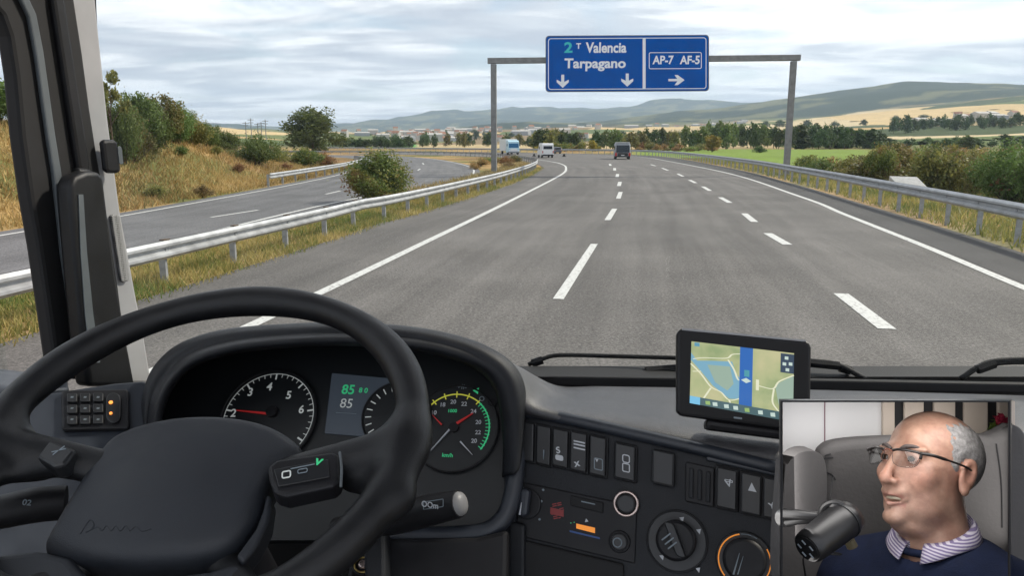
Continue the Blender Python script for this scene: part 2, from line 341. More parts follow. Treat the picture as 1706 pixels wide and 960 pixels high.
def line(A, wd, z, off=0.0, s0=None, s1=None):
    Q, t = resample(A, 1.0)
    if s0 is not None:
        tt = np.linspace(s0, s1, max(3, int((s1-s0))+1)); Q = np.stack([np.interp(tt, t, Q[:, k]) for k in (0, 1)], 1)
    a, b = offset(Q, off-wd/2), offset(Q, off+wd/2); n = len(Q)
    V = np.concatenate([np.c_[a, np.full(n, z)], np.c_[b, np.full(n, z)]]); Fc = [(i, n+i, n+i+1, i+1) for i in range(n-1)]
    return V, Fc
def mark(name, parts, m=None):
    mb = MB()
    for V, Fc in parts: mb.add(V, Fc)
    return tag(mb.build(name, m or M['paint']), kind='structure')
def dash(q0, q1, wd, z=0.008):
    a, b = G(*q0), G(*q1); d = (b-a); d.z = 0; d.normalize(); n = Vector((d.y, -d.x, 0))*wd/2; h = Vector((0, 0, z))
    return [a-n+h, a+n+h, b+n+h, b-n+h], [(0, 1, 2, 3)]
mark('edge_line', [line(LLc, 0.20, 0.008)]); mark('edge_line', [line(RLc, 0.20, 0.008)])
mark('edge_line', [line(CLc, 0.15, 0.004)]); mark('edge_line', [line(CRc, 0.15, 0.004)])
ld = [((930, 499), (990, 407), .17), ((1012, 367), (1024, 348), .19), ((1030, 331), (1034, 320), .2), ((1031, 310), (1033, 303), .22), ((1028, 295), (1029, 290), .24), ((1024, 284), (1024, 280), .25), ((1017, 276), (1016, 273), .25)]
rd = [((1478, 549), (1401, 490), .23), ((1312, 408), (1279, 389), .23), ((1257, 370), (1240, 356), .22), ((1216, 338), (1200, 329), .22), ((1183, 318), (1171, 311), .22), ((1159, 305), (1149, 300), .22), ((1138, 294), (1129, 289.5), .22), ((1113, 284), (1103, 280), .22), ((1092, 276.5), (1084, 274), .22)]
sdash = [((352, 362), (430, 350), .15), ((543, 323.5), (567, 318), .15), ((655, 296), (668, 292), .15), ((696, 284), (700, 281), .15), ((706, 274), (704, 271.5), .15)]
for q in ld+rd: mark('lane_dash', [dash(*q)])
for a_, b_, w_ in sdash: mark('lane_dash', [dash(a_, b_, w_, 0.004)])
# ---------------------------------------------------------------- guardrails
WP = [(0.0, 0.155), (0.03, 0.155), (0.075, 0.105), (0.075, 0.065), (0.0, 0.02), (0.0, -0.02), (0.075, -0.065), (0.075, -0.105), (0.03, -0.155), (0.0, -0.155)]
def guardrail(path, h, step, side, label, name='guardrail', cap=100, end=None, s_post=0.0):
    """side=+1: beam faces to the right of the path"""
    Q, t = resample(path, 1.1); n = len(Q)
    if end: n = min(n, int(end/1.1)); Q = Q[:n]; t = t[:n]
    root = thing(name, label, 'guardrail', (Q[n//3][0], Q[n//3][1], 0))
    V = []; Fc = []; th_ = 0.006; kz = 1.22 if h > .9 else 1.0; prof = [(d*kz, z*kz) for d, z in WP] + [(d*kz-0.012, z*kz) for d, z in WP[::-1]]; k = len(prof)
    for d, z in prof: 
        q = offset(Q, side*(d+0.09)); zz = hz_post(q, h-0.155+z); V.append(np.c_[q, zz])
    V = np.stack(V, 1).reshape(-1, 3); Fc = []
    for i in range(n-1):
        for j in range(k):
            a, b = i*k+j, i*k+(j+1) % k; Fc.append((a, b, b+k, a+k) if side > 0 else (a, a+k, b+k, b))
    Fc += [tuple(range(k)), tuple(range((n-1)*k, n*k))[::-1]]
    obj('beam', V, Fc, M['galv'], root, smooth=True, sharp=40)
    tt = np.arange(s_post, t[-1], step); pp = np.stack([np.interp(tt, t, Q[:, c]) for c in (0, 1)], 1); dd = offset(pp, 1.0)-pp
    near = sorted(range(len(pp)), key=lambda i: np.hypot(*pp[i]) + (1000 if pp[i][1] < 2 else 0)); rest = MB(); first = None
    for c, i in enumerate(near):
        p = pp[i]; rz = math.atan2(dd[i][1], dd[i][0])
        if c < cap:
            if first is None:
                mb = MB(); mb.box((0, 0, (h-0.06)/2-0.15), (0.12, 0.06, h+0.24)); mb.box((side*0.075, 0, h-0.155), (0.06, 0.10, 0.22))
                o = bpy.data.objects.new('post', npmesh('post', mb.v, mb.f, M['galv_post'])); COL.objects.link(o); first = o
            else: o = first.copy(); COL.objects.link(o)
            o.parent = root; o.location = Vector((p[0], p[1], 0))-root.location; o.rotation_euler = (0, 0, rz)
        else: rest.box((p[0], p[1], h/2-.1), (0.12, 0.06, h), rz)
    if rest.v: tag(rest.build('post', M['galv_post'], root), kind='stuff')
    if name == 'guardrail' and 'nearest' in label:
        for i, p in enumerate(pp[:20]):
            b = MB(); b.box((p[0]+dd[i][0]*side*0.07, p[1]+dd[i][1]*side*0.07, h+0.012), (0.10, 0.16, 0.022), math.atan2(dd[i][1], dd[i][0]))
            b.build('bracket', M['bark'], root)
    return root
def hz_post(q, z): return np.full(len(q), z)
guardrail(LRc, 0.74, 2.3, 1, 'galvanised steel guardrail nearest the truck on the left, curving away between the two carriageways', cap=100)
guardrail(RRc, 0.98, 2.35, -1, 'galvanised steel guardrail along the right verge of the motorway', cap=100)
guardrail(cat([(-13.7, 42.5), (-14.1, 55), (-14.8, 68), (-17, 86), (-22, 106)], 8), 0.72, 3.0, 1, 'short pale guardrail at the foot of the grassy bank beyond the side road', cap=40)
# ================================================================ planes and text
class Pl:
    """a flat plane in the world through three points; pt() gives the world point seen at a photo pixel, lifted off it"""
    def __init__(s, a, b, c):
        s.o = Vector(a); n = (Vector(b)-s.o).cross(Vector(c)-s.o).normalized()
        if n.dot(CAM-s.o) < 0: n = -n
        s.n = n
    def pt(s, px, py, off=0.0):
        r = ray(px, py); t = (s.o + s.n*off - CAM).dot(s.n)/r.dot(s.n); return CAM + r*t
    def ax(s, px, py, ang=0.0):
        """axes at a pixel: u runs towards (cos, sin) of ang on the photo"""
        o = s.pt(px, py); a = math.radians(ang); u = (s.pt(px+5*math.cos(a), py+5*math.sin(a))-o).normalized(); v = s.n.cross(u).normalized()
        return o, u, v
    def m(s, px, py): return (s.pt(px+1, py)-s.pt(px, py)).length     # metres per pixel
def ext(name, pl, poly, t0, t1, m, parent=None, bevel=0.0, px=True, **k):
    """prism: polygon of photo pixels on plane pl from height t0 to t1 towards the viewer"""
    n = len(poly); a = [pl.pt(*q) for q in poly]; V = [p+pl.n*t0 for p in a]+[p+pl.n*t1 for p in a]
    e = (a[1]-a[0]).cross(a[2]-a[1]); ar = sum(((a[i]-a[0]).cross(a[(i+1) % n]-a[0])).dot(pl.n) for i in range(n))
    Fc = [tuple(range(n))[::-1], tuple(range(n, 2*n))] + [(i, (i+1) % n, n+(i+1) % n, n+i) for i in range(n)]
    if ar < 0: Fc = [f[::-1] for f in Fc]
    return obj(name, V, Fc, m, parent, bevel=bevel, **k)
def rr(cx, cy, w_, h_, r, ux=(1, 0), uy=(0, 1), n=4):
    out = []
    for sx_, sy_, a0 in ((1, 1, 0), (-1, 1, 90), (-1, -1, 180), (1, -1, 270)):
        for i in range(n+1):
            a = math.radians(a0+90*i/n); out.append((sx_*(w_/2-r)+r*math.cos(a), sy_*(h_/2-r)+r*math.sin(a)))
    return [(cx+a*ux[0]+b*uy[0], cy+a*ux[1]+b*uy[1]) for a, b in out]
def textmesh(s, size, bold=0.0, ext_=0.0):
    c = bpy.data.curves.new('t', 'FONT'); c.body = s; c.size = size; c.align_x = 'CENTER'; c.align_y = 'CENTER'; c.offset = bold*size; c.extrude = ext_; c.resolution_u = 4
    o = bpy.data.objects.new('t', c); COL.objects.link(o); dg = bpy.context.evaluated_depsgraph_get(); dg.update()
    me = bpy.data.meshes.new_from_object(o.evaluated_get(dg)); V = [v.co.copy() for v in me.vertices]; Fc = [tuple(p.vertices) for p in me.polygons]
    bpy.data.objects.remove(o); bpy.data.meshes.remove(me); bpy.data.curves.remove(c); return V, Fc
def text(name, s, o, u, v, n, size, m, parent=None, bold=0.0, width=None, off=0.0, thick=0.0):
    V, Fc = textmesh(s, size, bold, thick)
    if width:
        xs = [p.x for p in V]; k = width/(max(xs)-min(xs))
    else: k = 1
    return obj(name, [o+u*(p.x*k)+v*p.y+n*(p.z+off) for p in V], Fc, m, parent)
# ================================================================ gantry and sign
YA, YB = 60.0, 57.5
A_ = Vector((xat(823, YA), YA, 0)); B_ = Vector((xat(1313, YB), YB, 0)); za, zb = zat(101, YA), zat(96, YB); dz_ = (zb-za)
ga = thing('sign_gantry', 'grey steel portal gantry spanning the motorway ahead', 'gantry', A_)
ax = (B_-A_).normalized(); rzg = math.atan2(ax.y, ax.x)
for p, z in ((A_, za), (B_, zb)):
    mb = MB(); mb.box((p.x, p.y, z/2-0.4), (0.42, 0.42, z+0.3), rzg); po = mb.build('post', M['gantry'], ga, bevel=0.03)
    mb = MB(); mb.box((p.x, p.y, 0.03), (0.9, 0.9, 0.08), rzg); mb.build('base_plate', M['gantry'], po)
mb = MB(); V = []
for p, z in ((A_-ax*0.45, za), (B_+ax*0.45, zb)):
    for dy, dz in ((-.2, -.21), (.2, -.21), (.2, .21), (-.2, .21)): V.append(p+Vector((-ax.y, ax.x, 0))*dy+Vector((0, 0, z+dz)))
mb.add(V, [(0, 3, 2, 1), (4, 5, 6, 7), (0, 1, 5, 4), (1, 2, 6, 5), (2, 3, 7, 6), (3, 0, 4, 7)]); mb.build('beam', M['gantry'], ga, bevel=0.02)
so_ = A_ - Vector((-ax.y, ax.x, 0))*0.42
SP = Pl(so_+Vector((0, 0, za)), so_+ax+Vector((0, 0, za)), so_+Vector((0, 0, za+1)))
M['sign_blue'] = mat('sign_blue', (0.001, 0.085, 0.38), 0.7, var=0.12, vs=1.2, spec=.1); M['sign_white'] = mat('sign_white', (0.78, 0.80, 0.84), 0.5, var=0.05, vs=4)
M['sign_teal'] = mat('sign_teal', (0.03, 0.50, 0.50), 0.5); M['sign_back'] = mat('sign_back', (0.10, 0.12, 0.15), 0.6, var=0.2)
sg = thing('motorway_sign', 'big blue motorway direction sign with white lettering and lane arrows', 'road sign', SP.pt(1045, 105))
ext('panel', SP, rr(1045, 105.5, 272, 94, 6, (1, -.006)), 0.0, 0.10, M['sign_back'], sg)
ext('face', SP, rr(1045, 105.5, 269, 91, 5, (1, -.006)), 0.10, 0.112, M['sign_blue'], sg)
def frame(name, pl, cx, cy, w_, h_, r, t, z, th_, m, parent, ux=(1, 0), uy=(0, 1)):
    a, b = rr(cx, cy, w_, h_, r, ux, uy), rr(cx, cy, w_-2*t, h_-2*t, max(r-t, 0.5), ux, uy); n = len(a)
    V = [pl.pt(*q, z) for q in a+b]+[pl.pt(*q, z+th_) for q in a+b]
    Fc = []
    for i in range(n):
        j = (i+1) % n; Fc += [(2*n+i, 2*n+j, 3*n+j, 3*n+i), (i, j, 2*n+j, 2*n+i), (n+j, n+i, 3*n+i, 3*n+j)]
    return obj(name, V, Fc, m, parent)
frame('border', SP, 1045, 105.5, 264, 86, 5, 1.3, 0.112, 0.006, M['sign_white'], sg, (1, -.006))
ext('divider', SP, [(1070.5, 63), (1075.5, 63), (1075.5, 147.5), (1070.5, 147.5)], 0.112, 0.120, M['sign_white'], sg)
def stext(s, cx, cy, size_px, w_px, m=None, par=sg, bold=0.03, nm='lettering'):
    o, u, v = SP.ax(cx, cy, -0.3); k = SP.m(cx, cy)
    return text(nm, s, o, u, v, SP.n, size_px*k*1.35, m or M['sign_white'], par, bold, w_px*k, 0.118)
stext('Valencia', 1010, 80, 17, 68); stext('Tarpagano', 991.5, 106, 16, 102)
stext('2', 947, 80, 17, 14, M['sign_teal'], bold=0.03); stext('T', 964, 77, 9, 8)
frame('route_border', SP, 1125, 100.5, 88, 28, 3, 1.2, 0.112, 0.006, M['sign_white'], sg, (1, -.006))
stext('AP-7', 1104.5, 100.5, 14, 35); stext('AF-5', 1149.5, 100.5, 14, 33)
def arrow(cx, cy, l, w_, ang, t=4.0):
    q = [(-l/2, -t/2), (l*.05, -t/2), (-l*.12, -w_/2), (l*.08, -w_/2), (l/2, 0), (l*.08, w_/2), (-l*.12, w_/2), (l*.05, t/2), (-l/2, t/2)]
    a = math.radians(ang); c, s_ = math.cos(a), math.sin(a)
    n = len(q); pts = [(cx+x*c-y*s_, cy+x*s_+y*c) for x, y in q]; V = [SP.pt(*p, 0.118) for p in pts]
    obj('arrow', V, [(0, 1, 7, 8), (1, 2, 3, 4), (7, 1, 4), (7, 4, 5, 6)] , M['sign_white'], sg)
arrow(937.5, 135, 22, 20, 90, 5); arrow(1045, 133, 22, 20, 90, 5); arrow(1127, 133, 27, 17, 0, 4)
# ================================================================ vegetation
GREENS = {'dark': [(.030, .050, .018), (.045, .070, .022), (.06, .085, .03)], 'green': [(.055, .085, .022), (.085, .12, .032), (.12, .15, .05)],
          'olive': [(.11, .115, .03), (.17, .15, .045), (.07, .085, .025), (.14, .12, .05)], 'rust': [(.16, .10, .045), (.22, .12, .05), (.12, .10, .04)],
          'yellow': [(.42, .32, .05), (.32, .28, .05), (.20, .19, .05)], 'mixed': [(.05, .085, .02), (.10, .14, .035), (.17, .17, .04), (.20, .11, .05)],
          'dry': [(.36, .27, .12), (.28, .21, .09), (.20, .17, .06), (.42, .34, .17)], 'verge': [(.34, .26, .10), (.16, .17, .05), (.24, .20, .07), (.10, .13, .035)]}
for k_ in GREENS:
    if k_ not in ('dry', 'verge', 'yellow'): GREENS[k_] = [tuple(c*1.5 for c in q) for q in GREENS[k_]]
def leafcloud(blobs, n, size, pal, seed=0, gaps=0.5, shell=0.45):
    r = np.random.default_rng(seed); B = np.array(blobs, float); vol = B[:, 3]*B[:, 4]*B[:, 5]
    n2 = int(n*1.6); k = r.choice(len(B), n2, p=vol**.75/(vol**.75).sum()); d = r.normal(size=(n2, 3)); d /= np.linalg.norm(d, axis=1)[:, None]
    rad = r.random(n2)**shell; rad *= 1+0.16*r.normal(size=n2)*(rad > .8)
    Pt = B[k, :3]+d*rad[:, None]*B[k, 3:6]
    s = B[:, 3:6].mean(); q = Pt/s*1.1+seed
    g_ = fbm(q[:, 0]*2.2+q[:, 2]*1.7, q[:, 1]*2.2-q[:, 2]*1.3, 3, seed+1); keep = g_ > np.quantile(g_, gaps*0.75); Pt = Pt[keep][:n]; g_ = g_[keep][:n]; n = len(Pt)
    a = r.normal(size=(n, 3)); a /= np.linalg.norm(a, axis=1)[:, None]; b = np.cross(a, r.normal(size=(n, 3))); b /= np.linalg.norm(b, axis=1)[:, None]
    sz = size*(0.6+0.8*r.random(n))[:, None]; a *= sz; b *= sz*0.6
    V = np.stack([Pt-a, Pt-b*1.0, Pt+a, Pt+b], 1).reshape(-1, 3); Fc = np.arange(4*n).reshape(n, 4)
    c = fbm(q[:, 0][keep[:len(q)]][:n]*1.3 if False else Pt[:, 0]/s*1.6+Pt[:, 2]/s, Pt[:, 1]/s*1.6+seed, 3, seed+5); pal = np.array(pal)
    ci = np.clip((c-.25)/.5, 0, .999)*(len(pal)-1); i0 = ci.astype(int); f = (ci-i0)[:, None]; C = pal[i0]*(1-f)+pal[np.minimum(i0+1, len(pal)-1)]*f
    C = C*(0.75+0.5*r.random(n))[:, None]; return V, Fc, np.repeat(C, 4, axis=0)
PROTO = {}
def proto(kind, var, n, size):
    """unit-height plant meshes: (crown mesh, trunk mesh or None)"""
    key = (kind, var, n)
    if key in PROTO: return PROTO[key]
    shape, pal = kind.split(':'); r = random.Random(hash(shape+pal) % 1 + var*17 + len(kind)); B = []
    T = MB()
    if shape == 'tree':
        T.tube([(0, 0, -0.04), (0.01, 0, .15), (0.0, 0.01, .32), (.01, .0, .6)], [.035, .028, .022, .008], 7)
        for i in range(9):
            a = i*2.4+r.random(); z = .36+.5*i/9; rad = .30*math.sin(math.pi*min(1, (z-.12)/.95))*(.75+.5*r.random()); c = (rad*math.cos(a), rad*math.sin(a), z)
            B.append((*c, .17+.06*r.random(), .17+.06*r.random(), .13+.04*r.random())); T.tube([(0, 0, .2+.3*i/9), (c[0]*.5, c[1]*.5, (z+.3)/2+.02), c], [.013, .009, .004], 5)
        B += [(0, 0, .60, .30, .30, .28), (0, 0, .84, .19, .19, .15), (.2, .1, .38, .2, .2, .16), (-.2, -.1, .40, .2, .2, .16), (0, .2, .36, .18, .18, .15), (0, -.22, .38, .18, .18, .14)]
    elif shape == 'tall':
        T.tube([(0, 0, -0.04), (0, 0, .9)], [.025, .006], 6)
        for i in range(9):
            z = .14+.78*i/8; rad = .20*(1-z*.62)+.03*r.random(); a = i*2.2; B.append((.06*math.cos(a), .06*math.sin(a), z, rad, rad, .13))
    elif shape == 'full':
        T.tube([(0, 0, -0.04), (0, 0, .5)], [.025, .01], 6)
        for i in range(11):
            a = i*2.4+r.random(); z = .16+.62*i/10; rad = .30*(1-(z-.3)**2*1.9)*(.6+.6*r.random()); B.append((rad*math.cos(a), rad*math.sin(a), z, .15+.07*r.random(), .15+.07*r.random(), .13+.05*r.random()))
        B += [(0, 0, .45, .27, .27, .36), (0, 0, .84, .15, .15, .13)]
    elif shape == 'sparse':
        T.tube([(0, 0, -0.04), (.01, 0, .35), (.03, 0, .75)], [.028, .02, .007], 7)
        for i in range(9):
            a = i*2.5+r.random(); z = .5+.45*r.random(); rad = .1+.26*r.random(); c = (rad*math.cos(a), rad*math.sin(a), z)
            B.append((*c, .11, .11, .07)); T.tube([(.01, 0, .35+.03*i), (c[0]*.6, c[1]*.6, z-.08), c], [.011, .008, .003], 5)
    else:
        nb = 10
        for i in range(nb):
            a = i*2.4+r.random(); rad = (.12+.40*r.random()); z = .22+.50*r.random()*(1-rad*.7); B.append((rad*math.cos(a), rad*math.sin(a), z, .20+.08*r.random(), .20+.08*r.random(), .20+.06*r.random()))
            T.tube([(0, 0, -.03), (rad*.5*math.cos(a), rad*.5*math.sin(a), z*.5), (rad*math.cos(a), rad*math.sin(a), z+.1)], [.014, .009, .004], 4)
        B += [(0, 0, .40, .42, .42, .38), (0, 0, .40, .40, .40, .36), (.03, 0, .72, .27, .27, .24)]
    V, Fc, C = leafcloud(B, n, size, GREENS[pal], var*3+1, gaps=0.62 if shape in('sparse', 'tree') else 0.42)
    if shape == 'bush': V[:, 2] = np.maximum(V[:, 2], -.02)
    k_ = 1/np.quantile(V[:, 2], .992); V[:, 2] *= k_; V[:, :2] -= (np.quantile(V[:, :2], .02, axis=0)+np.quantile(V[:, :2], .98, axis=0))/2; V[:, :2] *= .5/np.quantile(np.hypot(V[:, 0], V[:, 1]), .96)
    cr = npmesh('crown', V, Fc, M['leaf'], colors=C); tr = npmesh('trunk', T.v, T.f, M['bark'], smooth=True); PROTO[key] = (cr, tr); return PROTO[key]
def plant(name, kind, px, Y, top, width, label, group=None, var=0, n=2500, size=.035, cat_='tree', X=None, z=None, rot=None):
    X = xat(px, Y) if X is None else X; z = float(hz(np.array([X]), np.array([Y]))[0]) if z is None else z
    H = max(zat(top, Y)-z, .3) if top is not None else 1.0
    cr, tr = proto(kind, var, n, size); o = thing(name, label, cat_, (X, Y, z), group); o.rotation_euler.z = random.random()*6.28 if rot is None else rot
    wdt = width/1250*Y; sc = wdt/1.0
    o.scale = (sc, sc, H)
    for nm, me in (('crown', cr), ('trunk' if not kind.startswith('bush') else 'branches', tr)):
        c = bpy.data.objects.new(nm, me); COL.objects.link(c); c.parent = o
    return o
# left bank
plant('slender_tree', 'sparse:olive', 188, 34, 120, 62, 'tall sparse tree with an open crown standing right beside the cab pillar', n=2600, size=.022, var=1)
for i, (px, Y, top, wd, kind) in enumerate([(380, 58, 222, 50, 'bush:green'), (360, 60, 214, 46, 'bush:dark'), (205, 36, 168, 70, 'bush:green'), (240, 40, 158, 70, 'tree:green'), (275, 44, 160, 62, 'tree:olive'), (298, 47, 176, 60, 'bush:green'), (322, 50, 190, 56, 'bush:olive'), (346, 54, 206, 46, 'bush:green'),
        (222, 38, 182, 60, 'bush:olive'), (258, 42, 180, 60, 'bush:green'), (185, 37, 178, 70, 'bush:olive'), (150, 36, 160, 80, 'tree:green'), (100, 36, 150, 90, 'tree:olive'), (45, 36, 150, 90, 'bush:green'), (5, 36, 135, 95, 'tree:green'), (-50, 36, 130, 100, 'tree:olive'),
        (285, 52, 178, 60, 'bush:dark'), (232, 50, 170, 70, 'bush:dark'), (310, 58, 188, 60, 'bush:green')]):
    plant('bank_tree' if kind[0] == 't' else 'bank_bush', kind, px, Y, top, wd, 'dense green tree in the thicket on top of the grassy left bank' if kind[0] == 't' else 'leafy bush in the thicket on top of the grassy left bank', 'thicket on top of the left bank', var=i % 3, n=7000, size=.022, cat_='tree' if kind[0] == 't' else 'bush')
plant('roadside_bush', 'bush:green', 424, 54, 226, 78, 'large rounded green bush low on the bank behind the short pale guardrail', var=2, n=9000, size=.020, cat_='bush')
plant('roadside_bush', 'bush:olive', 462, 62, 248, 44, 'small olive bush between the large rounded bush and the broad dark one', var=1, n=5000, size=.025, cat_='bush')
plant('roadside_bush', 'bush:mixed', 505, 70, 248, 62, 'broad dark bush with rusty twigs above the right end of the short guardrail', var=0, n=8000, size=.022, cat_='bush')
plant('roadside_bush', 'bush:rust', 540, 76, 254, 40, 'rusty brown bush beyond the right end of the short guardrail', var=2, n=5000, size=.025, cat_='bush')
plant('lone_tree', 'full:green', 521, 190, 182, 98, 'lone broad round tree standing against the sky left of the motorway', var=0, n=9000, size=.020)
plant('median_bush', 'bush:mixed', 628, 31, 258, 112, 'big leafy bush with yellow green top between the left guardrail and the side road', n=26000, size=.018, var=0, cat_='bush')
for i, (px, Y, top, wd, k) in enumerate([(800, 80, 264, 34, 'rust'), (822, 88, 262, 30, 'mixed'), (842, 84, 260, 30, 'rust'), (858, 92, 259, 26, 'olive'), (808, 95, 262, 24, 'olive'), (790, 70, 272, 22, 'rust'), (848, 74, 270, 22, 'dry')]):
    plant('dry_shrub', 'bush:'+k, px, Y, top, wd, 'rusty dry shrub behind the left guardrail at the foot of the gantry post', 'dry shrubs at the foot of the left gantry post', var=i % 3, n=3000, size=.03, cat_='shrub')
# trees along the plain
fr = random.Random(5)
def belt(n, p0, p1, Y0, Y1, t0, t1, kinds, label, group, wd=(16, 30), **k):
    for i in range(n):
        px = p0+(p1-p0)*(i+fr.random())/n; Y = Y0+(Y1-Y0)*fr.random(); f = (px-p0)/(p1-p0)
        kd = fr.choice(kinds); plant('broadleaf_tree' if kd[:3] == 'ful' else 'conifer_tree' if kd[:3] == 'tal' else 'far_bush', kd, px, Y, t0+(t1-t0)*f+fr.uniform(-4, 5), fr.uniform(*wd), label, group, var=fr.randrange(3), n=900, size=.055, **k)
belt(16, 562, 690, 330, 420, 228, 229, ['full:dark', 'bush:dark', 'full:dark'], 'dark tree in the low wood left of the motorway', 'dark wood left of the motorway')
belt(14, 690, 900, 420, 560, 222, 224, ['full:dark', 'full:olive', 'bush:dark'], 'dark green tree on the plain behind the distant truck', 'trees on the plain behind the truck', (10, 20))
belt(12, 893, 960, 235, 300, 216, 220, ['full:dark', 'full:dark', 'full:olive'], 'dark tree behind the white van where the motorway bends', 'trees behind the white van')
belt(10, 895, 1000, 222, 232, 238, 236, ['full:olive', 'bush:mixed', 'full:yellow', 'bush:olive'], 'low autumn coloured tree just beyond the far guardrail', 'autumn trees beyond the far guardrail', (16, 26))
belt(20, 985, 1200, 260, 360, 222, 212, ['full:dark', 'full:green', 'full:dark', 'full:olive'], 'green tree in the belt between the bus and the gantry post', 'tree belt right of the bus')
belt(14, 1060, 1190, 215, 250, 241, 240, ['bush:olive', 'bush:green', 'bush:mixed', 'bush:rust'], 'low bush in front of the tree belt right of the bus', 'low bushes in front of the tree belt', (14, 24), cat_='bush')
belt(16, 1180, 1330, 300, 380, 204, 214, ['full:dark', 'full:dark', 'full:green'], 'dark green tree behind the bright green field', 'dark trees behind the green field')
belt(24, 1325, 1470, 300, 360, 208, 222, ['full:dark', 'tall:dark', 'bush:dark'], 'dark evergreen in the dense wood right of the gantry post', 'dense evergreen wood right of the gantry', (18, 30))
belt(22, 1460, 1760, 250, 380, 232, 226, ['full:dark', 'tall:dark', 'full:green', 'bush:dark'], 'dark tree in the row beyond the scrub on the right', 'row of dark trees beyond the scrub', (16, 34))
belt(26, 1480, 1720, 640, 760, 196, 190, ['bush:dark', 'full:dark'], 'dark tree in the far hedge crossing the tan fields on the right', 'far hedge across the tan fields', (14, 26))
belt(14, 1230, 1700, 1300, 1500, 206, 188, ['bush:dark', 'full:dark'], 'small dark tree far out on the tan hillside', 'scattered trees on the tan hillside', (12, 24))
belt(26, 880, 1300, 760, 900, 226, 216, ['bush:dark', 'full:dark', 'full:olive'], 'small dark tree in the hedge beyond the tan strip field', 'hedge beyond the tan strip field', (10, 22))
belt(22, 600, 900, 1300, 1700, 222, 218, ['bush:dark', 'full:dark'], 'small dark tree among the houses of the far town', 'trees among the far town', (7, 16))
plant('yellow_tree', 'tree:yellow', 1187, 205, 226, 26, 'small bright yellow tree by the left edge of the green field', var=1, n=2500, size=.04)
plant('field_bush', 'bush:dark', 1266, 190, 243, 22, 'small dark round bush alone on the bright green field', var=1, n=2000, size=.04, cat_='bush')
# scrub right of the motorway
plant('roadside_bush', 'bush:mixed', 1467, 47, 246, 68, 'upright green and rust bush just behind the right guardrail', var=1, n=14000, size=.020, cat_='bush', z=-.3)
plant('roadside_bush', 'bush:green', 1690, 42, 244, 120, 'large green bush at the right edge of the view beyond the guardrail', var=2, n=14000, size=.018, cat_='bush')
kk = ['rust', 'olive', 'olive', 'mixed', 'dry', 'green', 'dry', 'olive']
for i in range(80):
    Y = 40+75*fr.random()**1.3; px = fr.uniform(1340, 1760); X = xat(px, Y)
    if X < np.interp(Y, RRc[:108, 1], RRc[:108, 0])+3.5+2*fr.random(): continue
    k = fr.choice(kk); plant('scrub_bush', 'bush:'+k, px, Y, (262 if px < 1480 else 247)+fr.uniform(-3, 12), fr.uniform(2.0, 4.2)*1250/Y, {'rust': 'rusty brown scrub bush on the right verge', 'dry': 'straw coloured scrub bush on the right verge', 'green': 'green scrub bush on the right verge'}.get(k, 'olive green scrub bush on the right verge'), 'scrub on the right verge', var=i % 3, n=3200, size=.03, cat_='bush')
for i, (px, Y, top, k) in enumerate([(250, 32, 268, 'olive'), (330, 34, 290, 'dry'), (395, 47, 268, 'rust'), (360, 50, 256, 'olive'), (440, 60, 268, 'olive'), (300, 44, 262, 'green'), (475, 58, 278, 'rust')]):
    X = xat(px, Y); z = float(hz(np.array([X]), np.array([Y]))[0]); o = plant('weed_clump', 'bush:'+k, px, Y, None, 1100/Y, 'low weedy clump on the dry grass slope of the left bank', 'weedy clumps on the left bank', var=i % 3, n=2000, size=.04, cat_='weed'); o.scale.z = .55
# ---- grass
def blades(name, X, Y, h, wd, pal, parent=None, seed=3, lean=.5, patch=6.0):
    r = np.random.default_rng(seed); n = len(X); Z = hz(X, Y); a = r.random(n)*6.28; H = h*(0.5+r.random(n)); W = wd*(0.6+.8*r.random(n))
    p = np.stack([X, Y, Z-.01], 1); s = np.stack([np.cos(a)*W, np.sin(a)*W, 0*a], 1); l = r.normal(size=(n, 2))*lean*H[:, None]
    t = p+np.stack([l[:, 0], l[:, 1], H], 1); V = np.stack([p-s, p+s, t], 1).reshape(-1, 3); pal = np.array(pal)
    c = fbm(X/patch, Y/patch, 4, seed)+.12*r.normal(size=n); ci = np.clip((c-.3)/.4, 0, .999)*(len(pal)-1); i0 = ci.astype(int); f = (ci-i0)[:, None]
    C = (pal[i0]*(1-f)+pal[i0+1]*f)*(0.7+.6*r.random(n))[:, None]
    return tag(obj(name, V, np.arange(3*n).reshape(n, 3), M['leaf'], colors=np.repeat(C, 3, axis=0)), kind='stuff')
def strip(path, o0, o1, y0, y1, n, seed):
    r = np.random.default_rng(seed); Q, t = resample(path, .5); m_ = (Q[:, 1] > y0) & (Q[:, 1] < y1); A, B = offset(Q, o0)[m_], offset(Q, o1)[m_]
    w_ = 1/np.maximum(Q[m_][:, 1], 8)**.8; i = r.choice(len(A), n, p=w_/w_.sum()); f = r.random(n); j = r.random((n, 2))*.5
    return A[i, 0]*(1-f)+B[i, 0]*f+j[:, 0], A[i, 1]*(1-f)+B[i, 1]*f+j[:, 1]
X, Y = strip(LRc, -2.2, .42, 5, 75, 42000, 1); blades('verge_grass', X, Y, .17, .011, [(.40, .30, .12), (.34, .26, .10), (.17, .18, .05), (.30, .24, .08), (.11, .15, .035)], seed=31, patch=1.1)
X, Y = strip(CLc, -15, -1.3, 8, 85, 70000, 2); blades('bank_grass', X, Y, .26, .026, [(.42, .28, .12), (.34, .23, .09), (.24, .18, .07), (.32, .17, .07), (.15, .14, .05)], seed=41, patch=4)
X, Y = strip(RRc, -.25, 14, 6, 120, 80000, 3); blades('verge_grass', X, Y, .24, .022, GREENS['verge'], seed=51, patch=3)
X, Y = strip(LRc, -3.6, -.6, 34, 120, 12000, 4); blades('verge_grass', X, Y, .3, .03, GREENS['dry'], seed=61)
